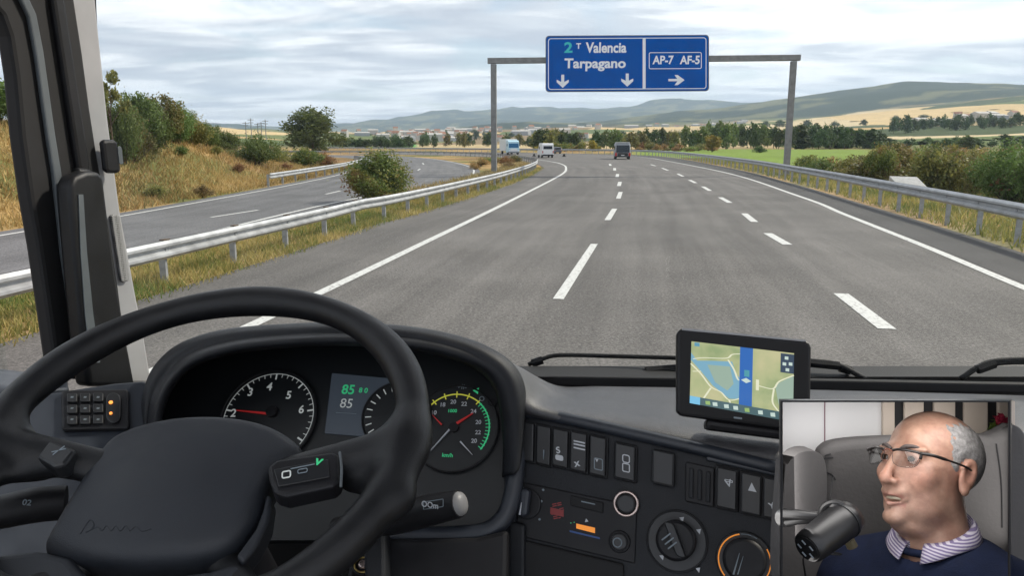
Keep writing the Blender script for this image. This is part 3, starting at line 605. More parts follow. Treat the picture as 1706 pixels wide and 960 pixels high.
# ================================================================ small things outside
M['concrete'] = mat('concrete', (0.34, 0.34, 0.33), 0.9, var=.2, vs=4, bump=.2, bs=20)
c_ = G(1519, 316); mb = MB(); V = [c_+Vector(q) for q in ((-.75, 0, -.3), (.75, -.2, -.3), (.95, 1.2, -.3), (-.6, 1.4, -.3), (-.75, 0, .25), (.75, -.2, .10), (.8, 1.1, .62), (-.6, 1.3, .66))]
mb.add(V, [(0, 3, 2, 1), (4, 5, 6, 7), (0, 1, 5, 4), (1, 2, 6, 5), (2, 3, 7, 6), (3, 0, 4, 7)])
tag(mb.build('culvert_box', M['concrete'], bevel=.03), 'grey concrete culvert box sticking up behind the right guardrail', 'culvert')
M['wallw'] = mat('house_wall', (.42, .40, .37), .9, var=.12, vs=.3); M['roofm'] = mat('house_roof', (.26, .13, .08), .9, var=.2, vs=.5); M['wallg'] = mat('shed_wall', (.30, .31, .33), .8, var=.15, vs=.3)
def housemesh(l, w_, h, rf, ms):
    V = [(-l/2, -w_/2, -1), (l/2, -w_/2, -1), (l/2, w_/2, -1), (-l/2, w_/2, -1), (-l/2, -w_/2, h), (l/2, -w_/2, h), (l/2, w_/2, h), (-l/2, w_/2, h), (-l/2, 0, h+rf), (l/2, 0, h+rf)]
    return npmesh('house', V, [(0, 1, 5, 4), (1, 2, 6, 9, 5), (2, 3, 7, 6), (3, 0, 4, 8, 7), (4, 5, 9, 8), (6, 7, 8, 9)], ms, mi=[0, 0, 0, 0, 1, 1])
HM = [housemesh(12, 9, 5, 3, [M['wallw'], M['roofm']]), housemesh(18, 10, 8, 2, [M['wallw'], M['wallw']]), housemesh(30, 14, 6, 2, [M['wallg'], M['wallw']]), housemesh(10, 8, 9, 3, [M['wallw'], M['roofm']])]
def house(px, Y, group, label):
    X = xat(px, Y); z = float(hz(np.array([X]), np.array([Y]))[0]); o = bpy.data.objects.new('house', fr.choice(HM)); COL.objects.link(o); o.location = (X, Y, z); o.rotation_euler.z = fr.uniform(-.6, .6); tag(o, label, 'house', group)
    s = fr.uniform(.7, 1.3); o.scale = (s, s, s)
for i in range(120): house(fr.gauss(740, 62) if i < 90 else fr.uniform(600, 1000), fr.uniform(1100, 2400), 'houses of the far town', 'tiny pale house in the far town on the plain')
for i in range(26): house(fr.uniform(1520, 1700), fr.uniform(900, 1250), 'houses on the right hillside', 'tiny pale building on the tan hillside to the right')
for i in range(30): house(fr.uniform(940, 1240), fr.uniform(1900, 3000), 'houses below the long hill', 'tiny pale house at the foot of the long hill')
for i, px in enumerate((411, 420, 431, 437, 444)):
    X = xat(px, 620); z = float(hz(np.array([X]), np.array([620.]))[0]); H = zat(200+fr.randint(-3, 6), 620)-z; mb = MB(); mb.tube([(X, 620, z-1), (X, 620, z+H)], .35, 6); mb.box((X, 620, z+H*.93), (5, .4, .4)); mb.box((X, 620, z+H*.8), (4, .4, .4))
    tag(mb.build('power_mast', M['gantry']), 'thin distant power mast on the skyline left of the lone tree', 'mast', 'power masts on the left skyline')
# ---- vehicles
M['tyre'] = mat('tyre', (.015, .015, .015), .9); M['rim'] = mat('rim', (.35, .35, .36), .4, metal=.7)
M['carglass'] = mat('vehicle_glass', (.02, .028, .038), .12); M['white'] = mat('white_paint', (.72, .72, .72), .35, coat=.3); M['red'] = mat('red_lens', (.45, .02, .015), .3); M['busgrey'] = mat('grey_paint', (.22, .235, .25), .4); M['black'] = mat('black_plastic', (.02, .02, .022), .6)
M['blueglass'] = mat('blue_glass', (.02, .13, .28), .15); M['lblue'] = mat('pale_blue_paint', (.42, .62, .70), .35, coat=.3); M['silver'] = mat('dark_car_paint', (.10, .11, .13), .35, coat=.4)
def bodyprof(L_, W_, prof, m, root, name='body', bev=.08):
    """side profile (y along length, z) extruded over the width, narrowing at the top"""
    n = len(prof); V = []
    for sx_ in (-1, 1):
        for y, z in prof: V.append((sx_*W_/2*(1-.06*max(0, z-1.0)/1.5), y, z))
    Fc = [tuple(range(n)), tuple(range(n, 2*n))[::-1]]+[(i, n+i, n+(i+1) % n, (i+1) % n) for i in range(n)]
    return part(name, V, Fc, m, root, bev)
def part(name, V, Fc, m, root, bev=0):
    o = bpy.data.objects.new(name, npmesh(name, V, Fc, m)); COL.objects.link(o); o.parent = root
    if bev: b = o.modifiers.new('bevel', 'BEVEL'); b.width = bev; b.segments = 2; b.limit_method = 'ANGLE'; b.angle_limit = .6
    return o
def pbox(name, c, s, m, root, bev=0, tap=0):
    mb = MB(); mb.box(c, s); V = [(Vector(v)) for v in mb.v]
    if tap:
        for v in V:
            if v.z > c[2]: v.x = c[0]+(v.x-c[0])*(1-tap)
    return part(name, V, mb.f, m, root, bev)
def wheel(root, x, y, r, wd=.26):
    mb = MB(); mb.tube([(x-wd/2, y, r), (x+wd/2, y, r)], r, 20); t = part('wheel', mb.v, mb.f, M['tyre'], root)
    mb = MB(); sx_ = 1 if x > 0 else -1; mb.tube([(x+sx_*(wd/2-.02), y, r), (x+sx_*(wd/2+.012), y, r)], r*.6, 14); part('rim', mb.v, mb.f, M['rim'], t)
# all vehicles: local -y end faces us
bus = thing('minibus', 'grey minibus seen from behind in the right lane with red lower corners', 'bus', (xat(1038, 113), 113, 0)); bus.rotation_euler.z = -.10; bus.scale.z = .92
bodyprof(6, 2.35, [(0, .38), (-.02, 1.0), (.10, 2.2), (.3, 2.6), (5.2, 2.62), (5.9, 1.7), (6, .5), (5.8, .38)], M['busgrey'], bus, bev=.22)
pbox('rear_window', (0, .01, 1.68), (1.95, .12, 1.15), M['carglass'], bus, .03, .06); pbox('roof_cap', (0, 2.9, 2.66), (2.0, 5.2, .1), M['white'], bus, .03)
pbox('number_plate', (0, -.10, .66), (.5, .02, .12), M['white'], bus); pbox('tail_panel', (0, -.03, .78), (1.5, .08, .5), M['black'], bus, .02); pbox('bumper', (0, -.06, .45), (2.2, .14, .2), M['black'], bus, .03)
for s in (-1, 1):
    pbox('tail_light', (s*1.0, -.04, .78), (.28, .10, .55), M['red'], bus, .02); wheel(bus, s*.98, 1.1, .42); wheel(bus, s*.98, 4.9, .42); pbox('side_window', (s*1.13, 3.0, 1.75), (.06, 4.6, .75), M['carglass'], bus, .02, 0); pbox('mirror', (s*1.3, 5.6, 1.75), (.14, .12, .35), M['black'], bus, .02)
van = thing('camper_van', 'white boxy camper van far ahead in the left lane', 'van', (xat(913, 125), 125, 0)); van.rotation_euler.z = .12
bodyprof(5.2, 1.95, [(0, .4), (0, 1.0), (.08, 2.2), (.3, 2.35), (3.6, 2.35), (4.4, 1.4), (5.2, 1.1), (5.2, .4)], M['white'], van)
pbox('rear_window', (0, .02, 1.65), (1.5, .10, .5), M['carglass'], van, .02, .04); pbox('bumper', (0, -.05, .42), (1.85, .14, .24), M['black'], van, .02)
for s in (-1, 1):
    pbox('tail_light', (s*.86, -.01, .95), (.14, .06, .4), M['red'], van, .01); wheel(van, s*.85, .9, .36, .22); wheel(van, s*.85, 4.3, .36, .22); pbox('side_window', (s*.94, 3.2, 1.6), (.06, 1.0, .5), M['carglass'], van, .02)
tr_ = thing('lorry', 'pale blue and white lorry coming round the far bend', 'truck', (xat(856, 160), 160, 0)); tr_.rotation_euler.z = .22
bodyprof(2.2, 2.5, [(0, .4), (-.02, 1.3), (.2, 2.7), (.6, 2.95), (2.2, 2.95), (2.2, .4)], M['lblue'], tr_, 'cab'); pbox('cargo_box', (0, 5.6, 1.95), (2.5, 6.4, 2.5), M['white'], tr_, .04)
pbox('windscreen', (0, .06, 1.85), (2.15, .14, .95), M['blueglass'], tr_, .03, .05); pbox('grille', (0, -.04, .95), (1.5, .08, .55), M['white'], tr_, .02); pbox('bumper', (0, -.08, .48), (2.45, .2, .3), M['busgrey'], tr_, .04)
for s in (-1, 1):
    pbox('headlight', (s*.95, -.06, .8), (.35, .08, .2), M['sign_white'], tr_, .02); wheel(tr_, s*1.05, 1.1, .5, .3); wheel(tr_, s*1.05, 6.8, .5, .3); pbox('mirror', (s*1.4, .2, 2.0), (.15, .15, .5), M['black'], tr_, .02)
car = thing('estate_car', 'small dark grey car just right of the white camper van', 'car', (xat(930, 172), 172, 0)); car.rotation_euler.z = .35
bodyprof(4.3, 1.8, [(0, .3), (-.02, .85), (.35, 1.45), (2.2, 1.5), (3.1, .95), (4.2, .8), (4.3, .3)], M['silver'], car, bev=.06)
pbox('rear_window', (0, .12, 1.18), (1.4, .2, .38), M['carglass'], car, .02, .1)
for s in (-1, 1):
    pbox('tail_light', (s*.78, -.02, .8), (.2, .06, .15), M['red'], car, .01); wheel(car, s*.8, .8, .32, .2); wheel(car, s*.8, 3.4, .32, .2)
for px, Y, lb in ((890, 138, 'small black rubber block on the road left of the white camper van'), (940, 136, 'small black rubber block on the road right of the white camper van')):
    mb = MB(); c = Vector((xat(px, Y), Y, 0)); mb.box(c+Vector((0, 0, .05)), (.7, .5, .1)); mb.box(c+Vector((0, 0, .27)), (.4, .3, .36)); tag(mb.build('rubber_block', M['black'], bevel=.03), lb, 'block')
# ================================================================ haze
hv = bpy.data.materials.new('haze'); hv.use_nodes = True; nt = hv.node_tree; nt.nodes.clear()
pv = N(nt, 'ShaderNodeVolumePrincipled', Density=0.000085); pv.inputs['Color'].default_value = (.66, .82, 1.0, 1); pv.inputs['Anisotropy'].default_value = .2
hm = nt.nodes.new('ShaderNodeOutputMaterial'); nt.links.new(pv.outputs[0], hm.inputs['Volume'])
mb = MB(); mb.box((0, 0, 420), (28000, 28000, 1000)); hb = tag(mb.build('haze', hv), kind='stuff')
# ================================================================ implicit surfaces
def surfnet(fn, lo, hi, res):
    lo = np.array(lo, float); hi = np.array(hi, float); n = np.ceil((hi-lo)/res).astype(int)+1
    ax_ = [lo[i]+res*np.arange(n[i]) for i in range(3)]; X, Y, Z = np.meshgrid(*ax_, indexing='ij'); D = fn(X, Y, Z)
    s = D < 0; sub = [s[a:n[0]-1+a, b:n[1]-1+b, c:n[2]-1+c] for a in (0, 1) for b in (0, 1) for c in (0, 1)]
    cnt = sum(q.astype(int) for q in sub); act = (cnt > 0) & (cnt < 8); I = np.argwhere(act); vid = -np.ones(act.shape, int); vid[act] = np.arange(len(I))
    acc = np.zeros((len(I), 3)); num = np.zeros(len(I))
    cr = [(a, b, c) for a in (0, 1) for b in (0, 1) for c in (0, 1)]
    for p in cr:
        for k in range(3):
            if p[k]: continue
            q = list(p); q[k] = 1; d0 = D[I[:, 0]+p[0], I[:, 1]+p[1], I[:, 2]+p[2]]; d1 = D[I[:, 0]+q[0], I[:, 1]+q[1], I[:, 2]+q[2]]; m_ = (d0 < 0) != (d1 < 0)
            t = np.where(m_, d0/np.where(m_, d0-d1, 1), 0); pt = np.tile(np.array(p, float), (len(I), 1)); pt[:, k] = t; acc[m_] += pt[m_]; num[m_] += 1
    V = lo+(I+acc/num[:, None])*res; Fc = []
    for k in range(3):
        u, v = (k+1) % 3, (k+2) % 3; a = [slice(None)]*3; b = [slice(None)]*3
        a[k] = slice(0, n[k]-1); b[k] = slice(1, n[k]); s0, s1 = s[tuple(a)], s[tuple(b)]; E = np.argwhere(s0 != s1)
        E = E[(E[:, u] > 0) & (E[:, v] > 0) & (E[:, u] < n[u]-1) & (E[:, v] < n[v]-1)]
        ins = s0[E[:, 0], E[:, 1], E[:, 2]]
        def vv(du, dv):
            q = E.copy(); q[:, u] -= du; q[:, v] -= dv; return vid[q[:, 0], q[:, 1], q[:, 2]]
        Q = np.stack([vv(0, 0), vv(1, 0), vv(1, 1), vv(0, 1)], 1); Q[~ins] = Q[~ins][:, ::-1]; Fc.append(Q)
    Fc = np.concatenate(Fc); Fc = Fc[(Fc >= 0).all(1)]; return V, Fc
def smin(a, b, k):
    h = np.clip(.5+.5*(b-a)/k, 0, 1); return b*(1-h)+a*h-k*h*(1-h)
def smax(a, b, k): return -smin(-a, -b, k)
def sd_poly(X, Y, poly):
    P_ = np.array(poly, float); d = np.full(X.shape, 1e9); ins = np.zeros(X.shape, bool)
    for i in range(len(P_)):
        a, b = P_[i], P_[(i+1) % len(P_)]; e = b-a; wx_, wy_ = X-a[0], Y-a[1]; t = np.clip((wx_*e[0]+wy_*e[1])/(e@e), 0, 1)
        d = np.minimum(d, np.hypot(wx_-e[0]*t, wy_-e[1]*t)); c = (a[1] > Y) != (b[1] > Y); ins ^= c & (X < (b[0]-a[0])*(Y-a[1])/(b[1]-a[1]+1e-12)+a[0])
    return np.where(ins, -d, d)
def sd_cap(X, Y, Z, a, b, r0, r1=None):
    a = np.array(a, float); b = np.array(b, float); e = b-a; t = np.clip(((X-a[0])*e[0]+(Y-a[1])*e[1]+(Z-a[2])*e[2])/(e@e), 0, 1); r1 = r0 if r1 is None else r1
    return np.sqrt((X-a[0]-e[0]*t)**2+(Y-a[1]-e[1]*t)**2+(Z-a[2]-e[2]*t)**2)-(r0+(r1-r0)*t)
def sd_ell(X, Y, Z, c, r):
    q = np.sqrt(((X-c[0])/r[0])**2+((Y-c[1])/r[1])**2+((Z-c[2])/r[2])**2); g_ = np.sqrt(((X-c[0])/r[0]**2)**2+((Y-c[1])/r[1]**2)**2+((Z-c[2])/r[2]**2)**2)+1e-9
    return q*(q-1)/g_
# ================================================================ cab materials
M['dash'] = mat('dash_plastic', (.012, .0135, .017), .52, var=.25, vs=22, bump=.3, bs=900, bd=.002, spec=.35)
M['dashtop'] = mat('dash_top_plastic', (.048, .048, .053), .46, var=.25, vs=14, bump=.45, bs=700, bd=.002, spec=.8)
M['leather'] = mat('steering_leather', (.008, .0085, .010), .44, var=.2, vs=25, bump=.22, bs=1100, bd=.0015, spec=.38)
M['pad'] = mat('hub_pad_plastic', (.015, .018, .024), .55, var=.12, vs=30, bump=.25, bs=1300, bd=.0012)
M['cabblack'] = mat('cab_black', (.009, .009, .011), .5, var=.2, vs=20, bump=.1, bs=600, bd=.001, spec=.35)
M['deep'] = mat('deep_black', (.005, .005, .006), .7)
M['face'] = mat('cluster_face', (.010, .012, .014), .45)
M['slate'] = mat('display_slate', (.035, .042, .052), .4, emit=(.035, .045, .06), es=.35)
M['frame'] = mat('frame_plastic', (.026, .031, .041), .42, var=.15, vs=25, bump=.12, bs=900, bd=.001)
M['trim'] = mat('pillar_trim', (.36, .36, .37), .6, var=.08, vs=12, bump=.15, bs=800, bd=.001)
M['trimdark'] = mat('door_frame_grey', (.10, .115, .125), .5, var=.15, vs=12)
M['rubber'] = mat('rubber_seal', (.008, .008, .009), .75)
M['ink'] = mat('white_print', (.55, .57, .60), .6); M['inkg'] = mat('lit_tick', (.5, .52, .5), .5, emit=(.75, .8, .78), es=.12)
M['inkr'] = mat('needle_red', (.38, .02, .02), .5, emit=(.8, .03, .03), es=.08); M['inky'] = mat('lit_yellow', (.5, .5, .05), .5, emit=(.65, .65, .08), es=.22)
M['inkgr'] = mat('lit_green', (.05, .5, .2), .5, emit=(.04, .6, .25), es=.2); M['inkfaint'] = mat('faint_print', (.20, .24, .27), .6)
M['led'] = mat('amber_led', (.9, .3, .05), .5, emit=(1, .30, .06), es=.8); M['orange'] = mat('orange_print', (.75, .25, .03), .5, emit=(.9, .3, .04), es=.35); M['darkred'] = mat('dark_red_print', (.25, .03, .03), .5)
M['chrome'] = mat('satin_ring', (.62, .50, .46), .25, metal=.8); M['switch'] = mat('switch_plastic', (.014, .015, .017), .38, spec=.5); M['grey_end'] = mat('stalk_end', (.22, .22, .22), .45)
gm = bpy.data.materials.new('window_glass'); gm.use_nodes = True; nt = gm.node_tree; nt.nodes.clear()
tr1 = N(nt, 'ShaderNodeBsdfTransparent'); tr1.inputs[0].default_value = (.97, .985, .98, 1); gl = N(nt, 'ShaderNodeBsdfGlossy', Roughness=.02); lw = N(nt, 'ShaderNodeFresnel', IOR=1.45)
mx = N(nt, 'ShaderNodeMixShader'); nt.links.new(vmath(nt, 'MULTIPLY', lw.outputs[0], .10), mx.inputs[0]); nt.links.new(tr1.outputs[0], mx.inputs[1]); nt.links.new(gl.outputs[0], mx.inputs[2])
om = nt.nodes.new('ShaderNodeOutputMaterial'); nt.links.new(mx.outputs[0], om.inputs[0]); M['glass'] = gm
def P3(l): return [P(*q) for q in l]
def loft(name, rows, m, parent, n=10, closed=False, thick=.006, **k):
    R_ = [cat(P3(r) if not isinstance(r, np.ndarray) else r, n) for r in rows]; R_ = np.stack(R_, 0); A = np.stack([cat(R_[:, j], 5) for j in range(R_.shape[1])], 1)
    a, b = A.shape[:2]; i = np.arange(a*b).reshape(a, b); Fc = np.stack([i[:-1, :-1], i[:-1, 1:], i[1:, 1:], i[1:, :-1]], -1).reshape(-1, 4)
    o = obj(name, A.reshape(-1, 3), Fc, m, parent, smooth=True, **k)
    s = o.modifiers.new('solid', 'SOLIDIFY'); s.thickness = thick; s.offset = 0; return o
# ================================================================ windscreen, roof, floor
WS = Pl(P(250, 630, 1.36), P(1706, 650, 1.15), P(250, 0, 1.27))
ws = thing('windscreen', 'large clear windscreen of the truck cab above the dashboard', 'windscreen', P(900, 640, 1.2))
ext('pane', WS, [(158, -70), (163, 60), (178, 200), (198, 350), (224, 490), (250, 640), (900, 640), (1800, 655), (1950, 658), (1950, -70)], 0, .004, M['glass'], ws)
ext('lower_seal', WS, [(880, 624), (1300, 630), (1960, 642), (1960, 657), (1300, 648), (880, 640)], -.004, .012, M['rubber'], ws, bevel=.003)
ext('pane_edge', WS, [(157, -70), (162, 60), (177, 200), (197, 350), (223, 490), (249, 640), (252.5, 640), (226, 490), (200, 350), (180, 200), (165.5, 60), (160.5, -70)], .0045, .0065, M['rubber'], ws)
roof = thing('cab_roof_shade', 'dark roof panel out of view over the front of the truck cab, shading it from the sun', 'roof', (0.5, .4, 3.05))  # unseen roof added to block the sun, cut short to admit rear sky light
mb = MB(); mb.box((.45, .72, 3.06), (2.5, 1.05, .06)); mb.build('headliner', M['cabblack'], roof, bevel=.01)
cf = thing('cab_floor', 'dark floor of the truck cab under the steering wheel', 'floor', (0.5, .3, 1.3)); mb = MB(); mb.box((.5, .2, 1.28), (2.4, 2.0, .05)); mb.build('mat', M['deep'], cf)
# ================================================================ pillar with door frame and grab handle
PP = Pl(P(0, 300, 1.02), P(250, 300, 1.30), P(250, 620, 1.33))
def band(name, l, r, t0, t1, m, parent, bevel=.004, **k): return ext(name, PP, l+r[::-1], t0, t1, m, parent, bevel=bevel, **k)
pil = thing('cab_pillar', 'light grey trimmed windscreen pillar with a black grab handle at the left', 'pillar', P(150, 620, 1.2))
tl = [(106, -80), (112, 0), (126, 90), (138, 180), (149, 250), (165, 340), (185, 470), (207, 640)]; tr_r = [(150, -80), (157, 0), (163, 60), (178, 200), (198, 350), (224, 490), (238, 560), (251, 640)]
band('trim', tl, tr_r, -.03, .004, M['trim'], pil, .006)
sl_ = [(84, -80), (86, 0), (100, 90), (114, 180), (128, 270), (145, 380), (165, 500), (186, 640)]
band('rubber_seal', sl_, [(x+3, y) for x, y in tl], -.03, .010, M['rubber'], pil, .004)
band('inner_rib', [(x-12, y) for x, y in sl_], [(x+8, y) for x, y in sl_], -.02, .016, M['cabblack'], pil, .005)
hb_l = [(69, 640), (68, 500), (66, 400), (67, 320), (72, 296)]; 
ext('grab_handle', PP, [(103, 640), (90, 540), (80, 440), (71, 340), (70, 306), (78, 292), (98, 284), (118, 284), (128, 294), (136, 360), (150, 460), (168, 560), (184, 640)], .022, .050, M['leather'], pil, bevel=.007, seg=4, smooth=True, sharp=50)
ext('handle_inlay', PP, [(104, 600), (94, 520), (86, 420), (82, 322), (90, 322), (97, 420), (108, 520), (120, 600)], .050, .0515, M['trimdark'], pil)
mb = MB(); q = cat([(126, 289), (144, 291), (157, 306), (166, 370), (180, 470), (194, 560), (206, 640)], 6); mb.tube([PP.pt(x, y, .028) for x, y in q], .0085, 10); mb.build('handle_loop', M['leather'], pil, smooth=True)
ext('coat_hook', PP, rr(164, 260, 26, 56, 7, (1, 0), (.12, 1)), .016, .026, M['cabblack'], pil, bevel=.006)
ext('hook_button', PP, rr(177, 258, 7, 30, 3, (1, 0), (.12, 1)), .0255, .027, M['trimdark'], pil, bevel=.0005)
gp = bpy.data.materials.new('speaker_grille'); gp.use_nodes = True; nt = gp.node_tree; b = nt.nodes['Principled BSDF']; t = N(nt, 'ShaderNodeTexCoord'); v = N(nt, 'ShaderNodeTexVoronoi', Scale=330.0, Randomness=0.1); nt.links.new(t.outputs['Object'], v.inputs['Vector'])
r = ramp(nt, [(.25, (.04,)*3), (.45, (.30,)*3)], v.outputs['Distance']); nt.links.new(r.outputs[0], b.inputs['Base Color']); b.inputs['Roughness'].default_value = .6
ext('speaker_grille', PP, [(177, 360), (180, 357), (189, 357), (192, 360), (208, 464), (206, 468), (197, 470), (194, 467)], .004, .010, gp, pil, bevel=.002)
# door
door = thing('cab_door', 'black framed driver door with a clear side window at the far left', 'door', P(0, 640, 1.0))
gb = [(-140, -30), (-60, -18), (-22, 0), (0, 26), (12, 60), (22, 125), (32, 230), (46, 330), (60, 410), (76, 520), (92, 632)]
fo = [(-140, -120), (-60, -110), (20, -90), (76, -60), (84, 0), (92, 70), (100, 130), (112, 220), (128, 310), (150, 440), (180, 632)]
band('window_frame', gb, fo, -.02, .006, M['rubber'], door, .006)
gs = [(-60, -62), (-10, -52), (18, -10), (36, 28), (48, 90), (58, 160), (68, 230), (78, 290), (92, 420), (112, 560), (122, 632)]
band('grey_strip', gs, [(x+13, y-4) for x, y in gs], .006, .013, M['trimdark'], door, .003)
o = obj('side_window', [(-.72, .2, 2.0), (-.72, 1.03, 2.0), (-.72, 1.03, 2.9), (-.72, .2, 2.9)], [(0, 1, 2, 3)], M['glass'], door); s = o.modifiers.new('s', 'SOLIDIFY'); s.thickness = .004
loft('sill', [[(-60, 612, 1.06), (30, 622, 1.08), (70, 628, 1.10), (112, 634, 1.12)], [(-60, 634, 1.0), (30, 640, 1.03), (70, 644, 1.05), (112, 645, 1.08)], [(-60, 652, .97), (30, 655, 1.0), (70, 655, 1.03), (112, 654, 1.07)], [(-60, 690, .96), (30, 680, 1.0), (70, 672, 1.03), (112, 665, 1.07)], [(-60, 900, .9), (30, 900, .94), (70, 900, .98), (112, 900, 1.0)]], M['frame'], door)
mb = MB(); mb.box((-.76, .5, 1.72), (.05, 1.2, .62)); mb.build('door_panel', M['cabblack'], door, bevel=.01)
# ================================================================ dashboard
dash = thing('dashboard', 'black truck dashboard with a hooded instrument cluster and a switch console angled to the driver', 'dashboard', P(850, 800, 1.05))
CLP = Pl(P(300, 650, 1.12), P(840, 650, 1.05), P(560, 850, 1.0)); CO = Pl(P(860, 700, 1.01), P(1300, 800, .90), P(900, 950, .95))
crest = [(232, 760, 1.03), (236, 700, 1.04), (243, 650, 1.05), (262, 609, 1.05), (302, 575, 1.05), (372, 553, 1.04), (470, 544, 1.03), (580, 541, 1.02), (690, 549, 1.01), (775, 567, 1.005), (828, 590, 1.0), (858, 616, 1.0), (872, 650, 1.0), (872, 700, 1.01), (868, 760, 1.01)]
lip = [(250, 770, 1.0), (250, 712, 1.01), (257, 665, 1.015), (278, 626, 1.015), (316, 592, 1.01), (385, 571, 1.0), (480, 561, .99), (580, 558, .985), (690, 566, .975), (768, 583, .97), (818, 606, .965), (845, 636, .965), (856, 680, .965), (860, 730, .965), (858, 790, .96)]
inn = [(262, 775), (263, 716), (270, 672), (288, 636), (324, 604), (390, 583), (482, 573), (580, 570), (686, 578), (758, 594), (804, 615), (829, 644), (840, 686), (844, 734), (843, 792)]
back = [(x*0+px, py+60, d+.19) for (px, py, d), x in zip(crest, range(15))]
bk1 = [(px+(580-px)*.02, py+14, d+.09) for px, py, d in crest]
face_ring = np.array([tuple(CLP.pt(x+(560-x)*.01, y+4, -.004)) for x, y in inn])
lipA = np.array([tuple(P(*q)) for q in lip]); innA = np.array([tuple(P(x, y, .975+.0*x)) for x, y in inn])
o = loft('hood', [back, bk1, crest, [(a[0]*.55+b[0]*.45, a[1]*.5+b[1]*.5-3, (a[2]+b[2])/2-.012) for a, b in zip(crest, lip)], lipA, innA, face_ring], M['dash'], dash)
ext('cluster_face', CLP, [(x+(560-x)*-.03, y) for x, y in inn]+[(850, 850), (820, 895), (600, 900), (262, 900)], -.03, -.004, M['face'], dash)
rows = [[(800, 585, 1.12), (880, 624, 1.20), (930, 646, 1.225), (1000, 647, 1.21), (1130, 649, 1.19), (1250, 651, 1.17), (1400, 654, 1.15), (1550, 658, 1.13), (1720, 663, 1.11), (1900, 668, 1.08), (2500, 686, .99)],
        [(815, 588, 1.05), (868, 618, 1.10), (925, 655, 1.14), (1000, 670, 1.10), (1130, 679, 1.08), (1250, 690, 1.06), (1400, 702, 1.02), (1550, 715, .99), (1720, 728, .96), (1900, 745, .93), (2500, 800, .84)],
        [(830, 600, 1.0), (868, 640, 1.01), (905, 672, 1.02), (985, 688, 1.01), (1110, 706, .985), (1230, 727, .96), (1370, 745, .935), (1520, 760, .91), (1700, 778, .885), (1880, 800, .86), (2450, 880, .78)],
        [(846, 630, .985), (862, 668, .985), (893, 688, .99), (978, 708, .98), (1098, 733, .955), (1218, 760, .93), (1360, 780, .905), (1510, 800, .88), (1690, 825, .85), (1870, 850, .82), (2430, 930, .75)],
        [(852, 660, 1.02), (864, 690, 1.02), (890, 700, 1.03), (978, 718, 1.02), (1098, 745, 1.0), (1218, 775, .98), (1360, 800, .95), (1510, 820, .92), (1690, 845, .89), (1870, 870, .86), (2430, 950, .79)]]
shelf = loft('top_shelf', rows, M['dashtop'], dash)
from mathutils.bvhtree import BVHTree
bv = BVHTree.FromPolygons([v.co+dash.location for v in shelf.data.vertices], [tuple(p.vertices) for p in shelf.data.polygons])
mb = MB(); q = cat([(1066, 682), (1050, 685), (1041, 693), (1037, 704), (1036, 716)], 5); q = [bv.ray_cast(CAM, ray(x, y).normalized())[0] for x, y in q]
mb.tube([p-ray(1040, 700).normalized()*.0028 for p in q if p], .0013, 6); mb.build('seam', M['deep'], dash)
mb = MB(); mb.box((.55, 1.22, 1.75), (2.3, .06, .54)); mb.box((.0, 1.0, 1.62), (1.3, .4, .4)); mb.build('lower_panel', M['deep'], dash)
ext('console_panel', CO, [(862, 705), (885, 690), (1100, 736), (1300, 778), (1900, 905), (2300, 990), (2300, 1250), (1900, 1150), (800, 1150), (846, 960), (852, 800)], -.03, 0, M['dash'], dash, bevel=.004)
def ptube(name, pl, pts, off, r, m, par, n=8, close=False, k=6, pn=8):
    mb = MB(); mb.tube([pl.pt(x, y, off) for x, y in cat(pts, k, close)], r, pn, closed=close); return mb.build(name, m, par, smooth=True)
ptube('console_frame', CO, [(846, 985), (850, 900), (851, 800), (853, 730), (860, 700), (880, 688), (930, 696), (1000, 711), (1080, 729), (1170, 750), (1300, 782)], .002, .0085, M['frame'], dash)
ptube('cluster_frame', CLP, [(862, 700), (862, 760), (855, 820), (842, 860), (812, 886), (760, 893), (690, 895), (600, 897)], .012, .012, M['frame'], dash)
ext('column_panel', CLP, [(600, 905), (800, 903), (852, 890), (848, 1150), (560, 1150)], .0, .03, M['cabblack'], dash, bevel=.006)
ext('column_post', CLP, [(628, 900), (662, 900), (664, 1000), (632, 1000)], .03, .06, M['dash'], dash, bevel=.004)
# ---- instruments
def arc(name, pl, cx, cy, r, a0, a1, th, off, m, par, n=40, w=None):
    o, u, v = pl.ax(cx, cy); k = pl.m(cx, cy); V = []; t_ = w or th
    for i in range(n+1):
        a = math.radians(a0+(a1-a0)*i/n)
        for rad in (r-t_/2, r+t_/2): V.append(o+(u*math.cos(a)+v*math.sin(a))*rad*k+pl.n*off)
    return obj(name, V, [(2*i, 2*i+1, 2*i+3, 2*i+2) for i in range(n)], m, par)
def ticks(name, pl, cx, cy, r0, r1, angs, w, off, m, par):
    o, u, v = pl.ax(cx, cy); k = pl.m(cx, cy); mb = MB()
    for a in angs:
        a = math.radians(a); d = u*math.cos(a)+v*math.sin(a); s = (v*math.cos(a)-u*math.sin(a))*w/2*k
        mb.add([o+d*r0*k-s+pl.n*off, o+d*r1*k-s+pl.n*off, o+d*r1*k+s+pl.n*off, o+d*r0*k+s+pl.n*off], [(0, 1, 2, 3)])
    return mb.build(name, m, par)
def disc(name, pl, cx, cy, r, t0, t1, m, par, n=48, bevel=0, **k_):
    o, u, v = pl.ax(cx, cy); k = pl.m(cx, cy); V = [o+(u*math.cos(2*math.pi*i/n)+v*math.sin(2*math.pi*i/n))*r*k+pl.n*t for t in (t0, t1) for i in range(n)]
    return obj(name, V, [tuple(range(n))[::-1], tuple(range(n, 2*n))]+[(i, (i+1) % n, n+(i+1) % n, n+i) for i in range(n)], m, par, bevel=bevel, **k_)
